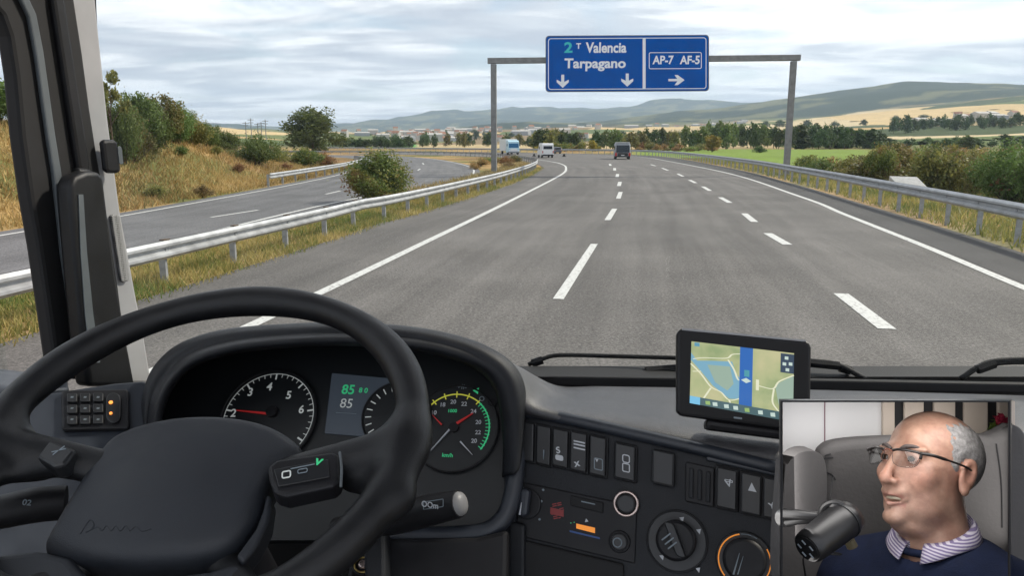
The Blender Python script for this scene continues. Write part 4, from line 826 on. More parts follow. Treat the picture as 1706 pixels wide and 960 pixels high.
def ring(name, pl, cx, cy, r, tr, off, m, par, a0=0, a1=360):
    o, u, v = pl.ax(cx, cy); k = pl.m(cx, cy); full = a1-a0 >= 360; n = 48; mb = MB()
    mb.tube([o+(u*math.cos(math.radians(a0+(a1-a0)*i/n))+v*math.sin(math.radians(a0+(a1-a0)*i/n)))*r*k+pl.n*off for i in range(n if full else n+1)], tr*k, 8, closed=full); return mb.build(name, m, par, smooth=True)
def ptext(s, pl, cx, cy, size, m, par, ang=0, bold=.02, nm='marking', off=.002):
    o, u, v = pl.ax(cx, cy, ang); k = pl.m(cx, cy); return text(nm, s, o, u, v, pl.n, size*k*1.3, m, par, bold, off=off)
def needle(pl, x0, y0, x1, y1, w, off, m, par):
    d = Vector((x1-x0, y1-y0)).normalized(); nx, ny = -d.y*w/2, d.x*w/2; return ext('needle', pl, [(x0+nx, y0+ny), (x1+nx*.3, y1+ny*.3), (x1-nx*.3, y1-ny*.3), (x0-nx, y0-ny)], off, off+.002, m, par)
g1 = disc('gauge', CLP, 447, 697, 78, -.004, .001, M['face'], dash); g1['label'] = 'round gauge at the left with white ticks and a red needle'
ring('bezel', CLP, 447, 697, 79, 2.0, .003, M['cabblack'], g1); arc('tick_ring', CLP, 447, 697, 74, -35, 215, 1.2, .0015, M['inkg'], g1)
ticks('tick', CLP, 447, 697, 64, 74, np.linspace(-30, 210, 7), 2.6, .0018, M['inkg'], g1); ticks('small_tick', CLP, 447, 697, 68, 74, np.linspace(-30, 210, 31), 1.1, .0016, M['inkg'], g1)
for s, x, y in (('2', 390, 690), ('3', 418, 655), ('4', 450, 646), ('5', 482, 660), ('6', 503, 684)): ptext(s, CLP, x, y, 14, M['inkg'], g1)
needle(CLP, 452, 692, 396, 686, 4, .004, M['inkr'], g1); disc('needle_hub', CLP, 455, 688, 9, .001, .007, M['cabblack'], g1, 20)
dp = ext('trip_display', CLP, [(553, 622), (662, 632), (662, 732), (541, 722)], -.003, .0, M['slate'], dash)
ptext('85', CLP, 581, 651, 17, M['inkgr'], dp, 3); ptext('8 0', CLP, 606, 652, 9, M['inkgr'], dp, 3); ptext('85', CLP, 578, 674, 17, M['inkg'], dp, 3, bold=.0)
ext('underline', CLP, [(560, 688), (594, 690), (594, 691), (560, 689)], .001, .0015, M['inkfaint'], dp)
g2 = disc('gauge', CLP, 662, 694, 56, 0, .003, M['face'], dash); g2['label'] = 'small round gauge half hidden behind the wheel rim'
ring('bezel', CLP, 662, 694, 57, 1.5, .004, M['cabblack'], g2); ticks('tick', CLP, 662, 694, 42, 52, np.linspace(60, 230, 12), 1.8, .0045, M['inkg'], g2); ptext('100', CLP, 634, 678, 8, M['ink'], g2); ptext('80', CLP, 626, 690, 8, M['ink'], g2)
g3 = disc('gauge', CLP, 757, 714, 72, -.004, .001, M['face'], dash); g3['label'] = 'round gauge at the right with a yellow and green arc'
ring('bezel', CLP, 757, 714, 73, 1.6, .003, M['cabblack'], g3)
arc('yellow_arc', CLP, 757, 714, 58, 48, 150, 2.2, .0015, M['inky'], g3); arc('green_arc', CLP, 757, 714, 58, -38, 48, 2.2, .0015, M['inkgr'], g3)
ticks('yellow_tick', CLP, 757, 714, 52, 63, [150, 130, 110, 90, 70, 50], 1.8, .0018, M['inky'], g3); ticks('green_tick', CLP, 757, 714, 52, 60, np.linspace(-36, 44, 14), 1.3, .0018, M['inkgr'], g3)
for s, a in (('10', 146), ('18', 118), ('20', 92), ('22', 66), ('24', 38), ('20', 10), ('22', -14), ('20', -36)):
    ptext(s, CLP, 757+41*math.cos(math.radians(a)), 712-41*math.sin(math.radians(a)), 7.5, M['ink'], g3)
needle(CLP, 762, 708, 789, 691, 4, .004, M['inkr'], g3); needle(CLP, 737, 710, 722, 694, 2.5, .004, M['inkr'], g3); needle(CLP, 768, 738, 788, 760, 2.5, .004, M['ink'], g3); needle(CLP, 752, 716, 716, 756, 2.5, .004, M['ink'], g3)
disc('needle_hub', CLP, 757, 714, 8, .001, .006, M['cabblack'], g3, 20); ptext('km/h', CLP, 746, 760, 7, M['inkgr'], g3, 3); ptext('1000', CLP, 754, 686, 6, M['inkgr'], g3)
for s, x, y, m_ in (('+II-', 770, 646, M['inkfaint']), ('◄', 793, 653, M['inkgr']), ('O', 803, 666, M['inkfaint'])): ptext(s, CLP, x, y, 9, m_, dash, 5, nm='warning_symbol')
disc('warning_lamp', CLP, 820, 672, 7, -.002, .002, M['cabblack'], dash, 20)
# ---- keypad panel at the left
KP = Pl(P(20, 690, .98), P(245, 660, 1.04), P(100, 860, .90))
kp = ext('side_panel', KP, [(-60, 672), (100, 652), (190, 638), (240, 634), (248, 640), (240, 760), (232, 1000), (-60, 1000)], -.03, 0, M['frame'], dash, bevel=.004)
kb = ext('keypad', KP, rr(160, 688, 112, 66, 5, (1, -.02), (.02, 1)), 0, .008, M['cabblack'], dash, bevel=.003)
for i in range(3):
    for j in range(3): ext('key', KP, rr(123+21.5*i, 672+18.5*j+(-.6*i), 17, 14, 2), .008, .0125, M['switch'], kb, bevel=.0012); 
for i in range(3):
    for j in range(3): ptext('=', KP, 123+21.5*i, 672+18.5*j, 7, M['inkfaint'], kb, 0, nm='key_print', off=.0128)
ext('lamp_pad', KP, rr(191, 688, 24, 50, 11), .008, .0115, M['switch'], kb, bevel=.001)
for y, s in ((680, 3.4), (698, 2.6)): disc('led', KP, 187, y, s, .011, .013, M['led'], kb, 12)
# ---- console controls
sk = .215
def cpoly(cx, cy, w_, h_, r=3): return rr(cx, cy, w_, h_, r, (1, sk), (-.02, 1))
for i, (x, y, w_, h_, ic) in enumerate([(881, 737, 23, 64, ''), (908, 743, 24, 64, 'i'), (936, 748, 26, 62, 'S'), (966, 754, 27, 64, 'K'), (998, 761, 27, 64, '[]'), (1043, 771, 34, 58, '8')]):
    b_ = ext('rocker_bezel', CO, cpoly(x, y, w_+5, h_+6, 4), 0, .004, M['cabblack'], dash, bevel=.0015); s_ = ext('rocker_switch', CO, cpoly(x, y, w_-1, h_, 3), .004, .011, M['switch'], b_, bevel=.003)
    if ic == 'i': needle(CO, x+2, y+8, x+1, y+24, 2.2, .0112, M['inkfaint'], b_)
    if ic == 'S': ptext('S', CO, x-3, y+4, 11, M['ink'], b_, -12, .03, off=.0115); ext('symbol', CO, rr(x-1, y+16, 13, 9, 3, (1, sk)), .011, .0116, M['ink'], b_)
    if ic == 'K':
        for q_ in (-16, -11, -5): ext('symbol', CO, rr(x+2, y+q_, 19, 2.4, .8, (1, sk)), .011, .0116, M['ink'], b_)
        ptext('x', CO, x-2, y+19, 13, M['ink'], b_, -12, off=.0115)
    if ic == '[]': frame('symbol', CO, x-1, y+13, 15, 20, 3, 1.6, .011, .0006, M['inkfaint'], b_, (1, sk)); ptext('v', CO, x-1, y+6, 9, M['ink'], b_, off=.0115)
    if ic == '8': frame('symbol', CO, x, y-6, 13, 14, 4, 1.8, .011, .0006, M['ink'], b_, (1, sk)); frame('symbol', CO, x, y+9, 13, 15, 3, 1.8, .011, .0006, M['ink'], b_, (1, sk))
b_ = ext('blank_cover', CO, cpoly(1106, 781, 38, 58, 5), 0, .010, M['switch'], dash, bevel=.004)
v_ = ext('air_vent', CO, cpoly(1166, 808, 48, 66, 3), 0, .004, M['cabblack'], dash, bevel=.0015)
for i in range(3): ext('louvre', CO, cpoly(1152+14*i, 806+3*i, 7, 50, 2), .004, .008, M['dash'], v_, bevel=.001)
ext('slot_cover', CO, [(1180, 750), (1300, 776), (1300, 796), (1176, 768)], 0, .006, M['frame'], dash, bevel=.002)
for x, y, ic in ((1211, 815, 'V'), (1251, 824, 'A'), (1288, 832, 'Y')):
    b_ = ext('rocker_bezel', CO, cpoly(x, y, 40, 72, 4), 0, .004, M['cabblack'], dash, bevel=.0015); ext('rocker_switch', CO, cpoly(x, y, 33, 66, 3), .004, .012, M['switch'], b_, bevel=.003)
    if ic == 'V': frame('symbol', CO, x+3, y-13, 14, 4, 1.5, 1.2, .012, .0006, M['ink'], b_, (1, sk)); ptext('V', CO, x+3, y-8, 13, M['ink'], b_, -12, off=.0125)
    if ic == 'A': ext('symbol', CO, [(x-5, y-6), (x+9, y-3), (x+1, y-19)], .012, .0126, M['ink'], b_)
    if ic == 'Y': ptext('Y', CO, x-3, y+12, 12, M['ink'], b_, -12, off=.0125)
rp = ext('radio_panel', CO, [(862, 802), (1010, 833), (1062, 845), (1058, 940), (1008, 928), (862, 893)], 0, .003, M['cabblack'], dash, bevel=.0015)
ext('lower_tray', CO, [(872, 900), (1040, 940), (1044, 1100), (868, 1100)], 0, .006, M['deep'], dash, bevel=.004); ext('tray_edge', CO, [(850, 868), (878, 874), (878, 1100), (850, 1100)], 0, .012, M['dash'], dash, bevel=.004)
kn = disc('ignition_knob', CO, 879, 840, 24, .003, .007, M['cabblack'], dash, bevel=.002); ext('grip', CO, rr(879, 838, 17, 46, 8, (1, .1), (-.12, 1)), .007, .022, M['frame'], kn, bevel=.005); needle(CO, 874, 858, 877, 838, 2.2, .0225, M['ink'], kn)
for x, y in ((872, 813), (906, 817), (903, 836), (900, 866)): disc('print_dot', CO, x, y, 2, .0032, .0036, M['inkfaint'], rp, 10)
ext('tape_slot', CO, [(952, 826), (1006, 838), (1006, 856), (952, 843)], .003, .006, M['deep'], rp, bevel=.001); ext('slot_glint', CO, [(970, 835), (993, 840), (993, 842), (970, 837)], .006, .0065, M['inkfaint'], rp)
for y, t_ in ((842, '=='), (852, 'oo='), (863, '=-')): ptext(t_, CO, 929, y, 11, M['darkred'], rp, -12, off=.0035)
ext('lit_label', CO, [(918, 846), (940, 851), (940, 862), (918, 857)], .003, .0034, M['darkred'], rp)
ext('orange_label', CO, [(961, 873), (992, 880), (992, 889), (961, 881)], .003, .0036, M['orange'], rp); ext('label_line', CO, [(950, 884), (1000, 896), (1000, 899), (950, 887)], .003, .0036, mat('blue_print', (.03, .08, .25), .5), rp)
ptext('▲', CO, 978, 868, 5, M['ink'], rp, -12, off=.004); ptext('· ·', CO, 955, 872, 8, M['inkgr'], rp, -12, off=.004)
k2 = disc('lighter_socket', CO, 1044, 840, 21, 0, .004, M['cabblack'], dash); ring('ring', CO, 1044, 840, 19, 2.6, .006, M['chrome'], k2); disc('plug', CO, 1044, 840, 16, .004, .009, M['switch'], k2, bevel=.003)
k3 = disc('round_button', CO, 1033, 903, 18, 0, .007, M['cabblack'], dash, bevel=.002); disc('cap', CO, 1033, 903, 14, .007, .011, M['switch'], k3, bevel=.002); ring('symbol', CO, 1031, 904, 7, 1.1, .0115, M['inkfaint'], k3)
def dial(cx, cy, r, rk, label):
    k_ = disc('rotary_dial', CO, cx, cy, r, 0, .004, M['switch'], dash, bevel=.002); k_['label'] = label; kn_ = disc('knob', CO, cx, cy-2, rk, .004, .024, M['cabblack'], k_, bevel=.004, smooth=True, sharp=40); return k_
d1 = dial(1128, 902, 50, 33, 'large rotary heater dial with white triangle marks'); ring('edge', CO, 1128, 902, 50, 1.4, .003, M['cabblack'], d1)
ext('grip', CO, rr(1128, 898, 16, 60, 6, (1, .2), (.35, .95)), .024, .034, M['switch'], d1, bevel=.004)
for i in range(3): ext('grip_rib', CO, rr(1114+5*i, 893+7*i, 20, 2.6, 1, (.72, -.55), (.5, .8)), .034, .0355, M['inkfaint'], d1)
for x, y in ((1164, 886), (1103, 929), (1136, 866), (1163, 950)): ext('mark', CO, [(x-4, y-3), (x+4, y-4), (x+2, y+5)], .004, .0048, M['ink'], d1)
d2 = dial(1240, 934, 48, 36, 'rotary dial with an amber scale ring'); ring('amber_scale', CO, 1240, 934, 43, 1.2, .005, M['orange'], d2, 95, 215); ring('pale_scale', CO, 1240, 934, 43, 1.0, .005, M['inkfaint'], d2, 55, 92); ring('amber_scale', CO, 1240, 934, 43, .9, .005, M['orange'], d2, -50, 25); needle(CO, 1222, 955, 1232, 920, 3, .0245, M['inkfaint'], d2); needle(CO, 1229, 955, 1238, 925, 2, .0245, M['inkfaint'], d2)
# ================================================================ steering wheel
a_, b_w = .924, -.01; nc_ = Vector((math.sin(b_w)*math.cos(a_), -math.sin(a_), -math.cos(a_)*math.cos(b_w)))
NW = (RT*nc_.x - UP*nc_.y + FW*nc_.z).normalized(); dW = .72; CW = P(334.5, 719, dW); UW = Vector((0, 0, 1)).cross(NW).normalized(); VW = NW.cross(UW)
SWP = Pl(CW, CW+UW, CW+VW); RO = .245*dW/.803; TR = .0172
def wl2(px, py, off=0):
    q = SWP.pt(px, py, off)-CW; return (q.dot(UW), q.dot(VW))
HZ = -.012
hubp = [wl2(x, y, HZ) for x, y in cat([(163, 738), (185, 717), (225, 702), (290, 692), (360, 690), (420, 695), (466, 708), (500, 733), (486, 758), (456, 782), (440, 815), (422, 858), (392, 897), (350, 922), (285, 934), (200, 937), (120, 925), (62, 900), (82, 862), (110, 822), (137, 780)], 3, True)]
def wheel_sdf(X, Y, Z):
    rim_ = np.sqrt((np.hypot(X, Y)-(RO-TR))**2+(Z*1.05)**2)-TR*(1-.06*np.cos(np.arctan2(Y, X)*6))
    d = None
    def pl_(px, py, z, ): x_, y_ = wl2(px, py, z); return (x_, y_, z)
    sp = []
    for A_p, B_p, r0, r1 in (((480, 772), (668, 742), .017, .021), ((585, 775), (676, 715), .008, .012), ((590, 790), (662, 830), .008, .012), ((170, 765), (-5, 742), .017, .021), ((60, 745), (10, 700), .008, .010), ((60, 770), (-10, 790), .008, .010)):
        sp.append(sd_cap(X, Y, Z*1.35, (*wl2(*A_p, HZ), -.034), (*wl2(*B_p, 0), -.002), r0, r1))
    for A_p, B_p in (((120, 905), (-20, 1010)), ((360, 900), (430, 1010))):
        sp.append(sd_cap(X, Y, Z*1.2, (*wl2(*A_p, HZ), -.055), (*wl2(*B_p, 0), -.008), .014, .012))
    s = sp[0]
    for q in sp[1:]: s = smin(s, q, .02)
    hub = np.hypot(np.hypot(X-wl2(285, 815, HZ)[0], Y-wl2(285, 815, HZ)[1])-.0, 0)-.075; hub = smax(hub, np.abs(Z+.045)-.022, .015)
    return smin(smin(rim_, s, .024), hub, .03)
sw = thing('steering_wheel', 'large black leather steering wheel with a broad padded hub', 'steering wheel', CW)
def w2w(V): return np.array(CW)+V[:, 0:1]*np.array(UW)+V[:, 1:2]*np.array(VW)+V[:, 2:3]*np.array(NW)
V, Fc = surfnet(wheel_sdf, (-.24, -.24, -.08), (.24, .24, .03), .0030); obj('rim', w2w(V), Fc, M['leather'], sw, smooth=True)
hx = np.mean([p[0] for p in hubp]); hy = np.mean([p[1] for p in hubp])
def pad_sdf(X, Y, Z):
    p2 = sd_poly(X[:, :, 0], Y[:, :, 0], hubp)[:, :, None]+0*Z; dome = np.sqrt((X-hx)**2+(Y-hy)**2+(Z-HZ+.34)**2)-.352
    return smax(smax(p2, dome, .016), -(Z+.05), .004)
V, Fc = surfnet(pad_sdf, (hx-.13, hy-.14, -.06), (hx+.16, hy+.13, .012), .0024); obj('hub_pad', w2w(V), Fc, M['pad'], sw, smooth=True)
for pl_c in ([(-60, 905), (50, 893), (104, 905), (150, 960), (160, 1040), (-60, 1040)], [(283, 934), (340, 927), (388, 913), (405, 930), (440, 1000), (455, 1060), (280, 1060)], [(436, 802), (447, 806), (440, 850), (420, 890), (396, 918), (384, 906), (418, 860), (430, 830)]):
    ext('spoke_cover', SWP, pl_c, -.040, -.018, M['pad'], sw, bevel=.008, seg=4, smooth=True, sharp=60)
def q3(pts, off=0): return [SWP.pt(x, y, off) for x, y in pts]
pod = ext('switch_pod', SWP, [(446, 783), (462, 770), (555, 757), (566, 762), (568, 806), (556, 815), (478, 832), (458, 826), (450, 806)], -.016, .004, M['cabblack'], sw, bevel=.005, seg=3)
ext('key_face', SWP, [(458, 789), (548, 772), (551, 802), (466, 818)], .004, .0055, M['switch'], pod, bevel=.001)
SW2 = SWP
frame('symbol', SW2, 477, 791, 16, 13, 4, 2.4, .0056, .0006, M['inkg'], pod, (1, -.18)); frame('symbol', SW2, 504, 785, 17, 8, 3, 1.6, .0056, .0006, M['inkfaint'], pod, (1, -.18)); ptext('V', SW2, 532, 778, 14, M['inkgr'], pod, 8, .05, off=.006)
ext('symbol', SW2, [(486, 788), (526, 780), (526, 781.5), (486, 789.5)], .0056, .006, M['inkfaint'], pod)
ptube('seam_ring', SWP, [(566, 754), (569, 780), (568, 812)], .007, .0013, M['trimdark'], sw)
pod = ext('switch_pod', SWP, [(62, 765), (84, 736), (128, 752), (108, 778), (90, 782)], -.016, .0025, M['switch'], sw, bevel=.003); ptext('><', SWP, 100, 755, 14, M['inkfaint'], pod, -25, .03, off=.003)
# faint moulded script on the pad
def hubz(x, y): return HZ-.34+math.sqrt(.352**2-(x-hx)**2-(y-hy)**2)
mb = MB(); q = cat([(130, 884), (142, 868), (150, 864), (154, 874), (140, 882), (160, 876), (168, 882), (176, 875), (184, 883), (192, 876), (200, 884), (209, 876), (216, 884), (226, 878), (236, 885), (252, 882)], 4); pts = []
for x, y in q:
    u_, v_2 = wl2(x, y, -.005); pts.append(CW+UW*u_+VW*v_2+NW*(hubz(u_, v_2)+.0001))
mb.tube(pts, .0005, 6); mb.build('moulded_script', M['pad'], sw, smooth=True)
mb = MB(); mb.tube([CW-NW*.03+UW*wl2(285, 815)[0]+VW*wl2(285, 815)[1], CW-NW*.30+UW*.0+VW*(-.05)], [.05, .06], 24); mb.build('column', M['cabblack'], sw, smooth=True, sharp=40)
# ================================================================ stalks
def stalk(label, pts, rs, endm, prints):
    st = thing('control_stalk', label, 'stalk', P(*pts[0])); mb = MB(); mb.tube([Vector(v) for v in cat(P3(pts), 5)], list(np.interp(np.linspace(0, 1, 5*(len(pts)-1)+1), np.linspace(0, 1, len(rs)), rs)), 16); mb.build('lever', M['cabblack'], st, smooth=True, sharp=40)
    a, b = P(*pts[-2]), P(*pts[-1]); d = (b-a).normalized(); mb = MB(); mb.tube([b-d*.001, b+d*.003, b+d*.006], [rs[-1]*.92, rs[-1]*.8, rs[-1]*.4], 16); mb.build('end_cap', endm, st, smooth=True, sharp=50); return st
st = stalk('right control stalk with a pale end cap poking out behind the steering wheel rim', [(560, 880, .90), (650, 868, .86), (710, 852, .84), (766, 840, .82)], [.012, .0165, .0175, .0150], M['grey_end'], None)
SK = Pl(P(650, 860, .842), P(766, 836, .803), P(650, 880, .842)); frame('symbol', SK, 722, 841, 34, 14, 2, 1.4, .0, .0005, M['inkfaint'], st, (1, -.16)); ptext('OOm', SK, 717, 842, 9, M['ink'], st, 9, off=.001); frame('symbol', SK, 676, 849, 14, 11, 2, 1.3, .0, .0005, M['inkfaint'], st, (1, -.16))
st = stalk('left control stalk at the lower left edge beside the hub', [(110, 838, .76), (60, 842, .75), (0, 854, .74), (-60, 864, .73)], [.017, .0175, .0165, .015], M['grey_end'], None)
SK = Pl(P(90, 830, .74), P(0, 842, .72), P(90, 860, .74)); ptext('02', SK, 45, 838, 12, M['inkfaint'], st, 5, off=.001)
# ignition key at the bottom
ky = thing('ignition_lock', 'small brass ringed ignition lock under the steering wheel at the bottom edge', 'lock', P(607, 945, .93)); KY = Pl(P(607, 945, .93), P(640, 945, .93), P(607, 985, .90)); disc('barrel', KY, 607, 948, 20, -.02, .006, M['cabblack'], ky, bevel=.002); ring('brass_ring', KY, 607, 948, 15, 1.8, .007, mat('brass', (.45, .33, .12), .3, metal=.9), ky); disc('cylinder', KY, 607, 948, 9, .006, .010, M['chrome'], ky, bevel=.002)
# ================================================================ wipers
def wiper(label, arm, blade, br):
    t = thing('windscreen_wiper', label, 'wiper', P(*arm[0])); mb = MB(); mb.tube([Vector(v) for v in cat(P3(arm), 4)], .0045, 8); mb.build('arm', M['rubber'], t, smooth=True)
    mb = MB(); mb.tube([Vector(v) for v in cat(P3(blade), 4)], .0040, 8); mb.build('blade', M['rubber'], t, smooth=True)
    for b in br: mb = MB(); mb.tube(P3(b), .008, 6); mb.build('bracket', M['cabblack'], t)
wiper('wiper left of the navigation device, its tip bent down over the hood', [(905, 626, 1.30), (1000, 624, 1.29), (1080, 619, 1.28), (1180, 612, 1.27)], [(880, 608, 1.31), (905, 598, 1.31), (935, 592, 1.31), (1030, 594, 1.30), (1180, 598, 1.27)], [[(1075, 618, 1.28), (1130, 614, 1.28)], [(886, 606, 1.31), (904, 600, 1.31)]])
wiper('wiper arm right of the navigation device, sloping down to the cowl', [(1330, 600, 1.26), (1352, 602, 1.26), (1395, 608, 1.25), (1442, 632, 1.23)], [(1250, 606, 1.27), (1352, 608, 1.26), (1400, 611, 1.25), (1420, 616, 1.25)], [[(1345, 605, 1.26), (1398, 610, 1.25)], [(1400, 613, 1.25), (1416, 618, 1.25)]])
wiper('wiper at the right edge of the view, rising from the cowl', [(1600, 632, 1.20), (1630, 612, 1.20), (1665, 601, 1.20), (1760, 598, 1.19)], [(1618, 618, 1.20), (1645, 609, 1.20), (1690, 604, 1.20), (1780, 606, 1.19)], [[(1628, 616, 1.20), (1656, 606, 1.20)]])
# ================================================================ navigation device
NV = Pl(P(1128, 548, .94), P(1350, 572, .91), P(1128, 690, .92)); nv = thing('navigation_device', 'black navigation device showing a green and blue map on the dashboard', 'navigation device', P(1230, 712, .93))
ext('case', NV, [(1127, 556), (1131, 549), (1138, 547), (1342, 567), (1349, 571), (1352, 579), (1350, 712), (1346, 719), (1338, 720), (1134, 693), (1127, 686)], -.026, .0, M['cabblack'], nv, bevel=.005, seg=3)
ext('top_edge', NV, [(1136, 547), (1342, 567), (1343, 570), (1136, 550.5)], -.022, .0015, M['trim'], nv)
bez = ext('screen_bezel', NV, [(1134, 553), (1345, 575), (1344, 714), (1134, 688)], .0, .0015, M['deep'], nv)
C4 = [(1152, 569), (1323, 589), (1321, 704), (1149, 672)]
def sc(u, v): a = [C4[0][i]*(1-u)+C4[1][i]*u for i in (0, 1)]; b = [C4[3][i]*(1-u)+C4[2][i]*u for i in (0, 1)]; return (a[0]*(1-v)+b[0]*v, a[1]*(1-v)+b[1]*v)
def scm(name, c, e=.68): return mat(name, tuple(x*.3 for x in c), .3, emit=c, es=e)
def spoly(name, pts, lay, m): return obj(name, [NV.pt(*sc(*p), .0016+lay*.00025) for p in pts], [tuple(range(len(pts)))], m, nv)
m_land = bpy.data.materials.new('map_land'); m_land.use_nodes = True; nt = m_land.node_tree; b = nt.nodes['Principled BSDF']; t = N(nt, 'ShaderNodeTexCoord'); n_ = N(nt, 'ShaderNodeTexNoise', Scale=28.0, Detail=4.0); nt.links.new(t.outputs['Object'], n_.inputs['Vector'])
r = ramp(nt, [(.35, (.20, .27, .12)), (.5, (.33, .36, .18)), (.65, (.42, .40, .22))], n_.outputs[0]); nt.links.new(r.outputs[0], b.inputs['Emission Color']); b.inputs['Emission Strength'].default_value = .72; b.inputs['Base Color'].default_value = (.1, .1, .05, 1); b.inputs['Roughness'].default_value = .25
spoly('map', [(0, 0), (1, 0), (1, 1), (0, 1)], 0, m_land)
mw = scm('map_water', (.15, .32, .42)); mrd = scm('map_road', (.62, .62, .45)); mgr = scm('map_grey', (.25, .34, .27)); mbl = scm('map_route', (.01, .10, .36)); mbr = scm('map_bar', (.05, .10, .11)); mdk = scm('map_tile', (.02, .04, .07)); mlb = scm('map_button', (.15, .42, .62)); mic = scm('map_icon', (.45, .55, .5))
spoly('lake', [(0, .18), (.06, .30), (.2, .27), (.40, .24), (.44, .42), (.49, .50), (.47, .80), (.38, .82), (.22, .66), (.10, .46), (0, .30)], 1, mw); spoly('lake_shade', [(.16, .34), (.38, .32), (.42, .58), (.36, .70), (.24, .60)], 1.5, mgr); spoly('lake', [(.82, .50), (1, .32), (1, .86), (.86, .78)], 1, mgr)
def road(pts, w_=.012):
    pts = cat(pts, 5); V = []
    t = np.gradient(pts, axis=0); t /= np.linalg.norm(t, axis=1)[:, None]+1e-9; n_ = np.stack([-t[:, 1]*1.5, t[:, 0]], 1)
    for p, q in zip(pts, n_): V += [NV.pt(*sc(*(p-q*w_/2)), .0023), NV.pt(*sc(*(p+q*w_/2)), .0023)]
    obj('map_road', V, [(2*i, 2*i+1, 2*i+3, 2*i+2) for i in range(len(pts)-1)], mrd, nv)
for q in ([(.02, .28), (.12, .24), (.34, .20), (.40, .13), (.5, .10)], [(.36, .22), (.42, .36), (.46, .50), (.5, .50)], [(.0, .36), (.1, .5), (.2, .68), (.30, .74), (.38, .84), (.5, .78)], [(.2, .70), (.12, .92)], [(.38, .84), (.42, 1)], [(.66, .55), (.80, .56), (.86, .44), (1, .32)], [(.81, .56), (.80, .76), (.86, .88), (.92, .97)], [(.02, .48), (.1, .46)]): road(q)
for x_ in (.65,): road([(x_, .46), (x_, .62)], .02)
spoly('route_bar', [(.475, 0.0), (.60, 0.0), (.60, .92), (.475, .92)], 4, mbl); spoly('route_marker', [(.49, .50), (.54, .46), (.59, .50), (.54, .54)], 5, mic); spoly('route_marker', [(.52, .34), (.57, .34), (.57, .44), (.52, .44)], 5, scm('map_marker', (.05, .25, .3)))
spoly('toolbar', [(0, .88), (1, .88), (1, 1), (0, 1)], 5, mbr); spoly('menu_button', [(0, .88), (.10, .88), (.10, 1), (0, 1)], 6, mlb); spoly('tile', [(.87, 0.02), (1, 0.02), (1, .30), (.87, .30)], 5, mdk); spoly('corner_tile', [(.03, .01), (.08, .01), (.08, .07), (.03, .07)], 5, scm('map_tile_blue', (.08, .25, .35)))
for i, u in enumerate((.15, .22, .33, .42, .53, .66, .78, .90)): spoly('toolbar_icon', [(u, .92), (u+.045, .91), (u+.05, .97), (u+.005, .975)], 6, mic if i % 4 else scm('map_icon_green', (.25, .38, .12)))
for u, v in ((.91, .06), (.89, .15), (.95, .14), (.92, .23)): spoly('tile_icon', [(u, v), (u+.035, v), (u+.035, v+.045), (u, v+.045)], 6, mic)
ext('foot', NV, [(1180, 694), (1310, 712), (1325, 735), (1175, 716)], -.05, -.008, M['cabblack'], nv, bevel=.006); ext('maker_badge', NV, rr(1229, 697, 14, 3, 1, (1, .12)), .0015, .002, M['inkfaint'], nv)
# ================================================================ inset box: added on a stand to hold the inset view, modelled inside
M['mwall'] = mat('studio_wall', (.80, .80, .81), .8, var=.02, vs=30); M['slat'] = mat('cream_slat', (.66, .57, .49), .7, var=.06, vs=20); M['slatgap'] = mat('dark_slat', (.018, .018, .02), .7)
M['chair'] = mat('grey_upholstery', (.105, .100, .100), .85, var=.10, vs=30, bump=.2, bs=300, bd=.002); M['sweater'] = mat('navy_wool', (.013, .019, .046), .95, var=.18, vs=90, bump=.35, bs=900, bd=.001, spec=.2)
M['mic'] = mat('microphone_black', (.014, .014, .015), .38, spec=.6)
sk_ = bpy.data.materials.new('skin'); sk_.use_nodes = True; nt = sk_.node_tree; b = nt.nodes['Principled BSDF']; a = nt.nodes.new('ShaderNodeAttribute'); a.attribute_name = 'Col'
t = N(nt, 'ShaderNodeTexCoord'); n_ = N(nt, 'ShaderNodeTexNoise', Scale=90.0, Detail=6.0, Roughness=.65); nt.links.new(t.outputs['Object'], n_.inputs['Vector']); r = ramp(nt, [(.3, (.76, .70, .68)), (.7, (1.14, 1.12, 1.10))], n_.outputs[0])
mx = N(nt, 'ShaderNodeMix', _data_type='RGBA', _blend_type='MULTIPLY'); mx.inputs[0].default_value = 1; nt.links.new(a.outputs['Color'], mx.inputs[6]); nt.links.new(r.outputs[0], mx.inputs[7]); nt.links.new(mx.outputs[2], b.inputs['Base Color'])
b.inputs['Roughness'].default_value = .45; b.inputs['Subsurface Weight'].default_value = .12; b.inputs['Subsurface Radius'].default_value = (.004, .0015, .0008); b.inputs['Subsurface Scale'].default_value = 1.0
n2_ = N(nt, 'ShaderNodeTexNoise', Scale=700.0, Detail=3.0); nt.links.new(t.outputs['Object'], n2_.inputs['Vector']); bp = N(nt, 'ShaderNodeBump', Strength=.18, Distance=.001); nt.links.new(n2_.outputs[0], bp.inputs['Height']); nt.links.new(bp.outputs[0], b.inputs['Normal'])
hr_ = mat('grey_hair', (.27, .26, .255), .8, var=.35, vs=260, bump=.7, bs=900, bd=.001); M['brow'] = mat('grey_eyebrow', (.10, .08, .075), .9)
DF, DB = .50, .72
inset = thing('inset_box', 'black framed box added at the lower right to hold the inset view of a man in a grey armchair', 'inset box', P(1490, 1010, .60))
FP = Pl(P(1302, 669, DF), P(1681, 669, DF), P(1302, 960, DF))
fx0, fx1, fy0, fy1 = 1303.5, 1680, 670.5, 985
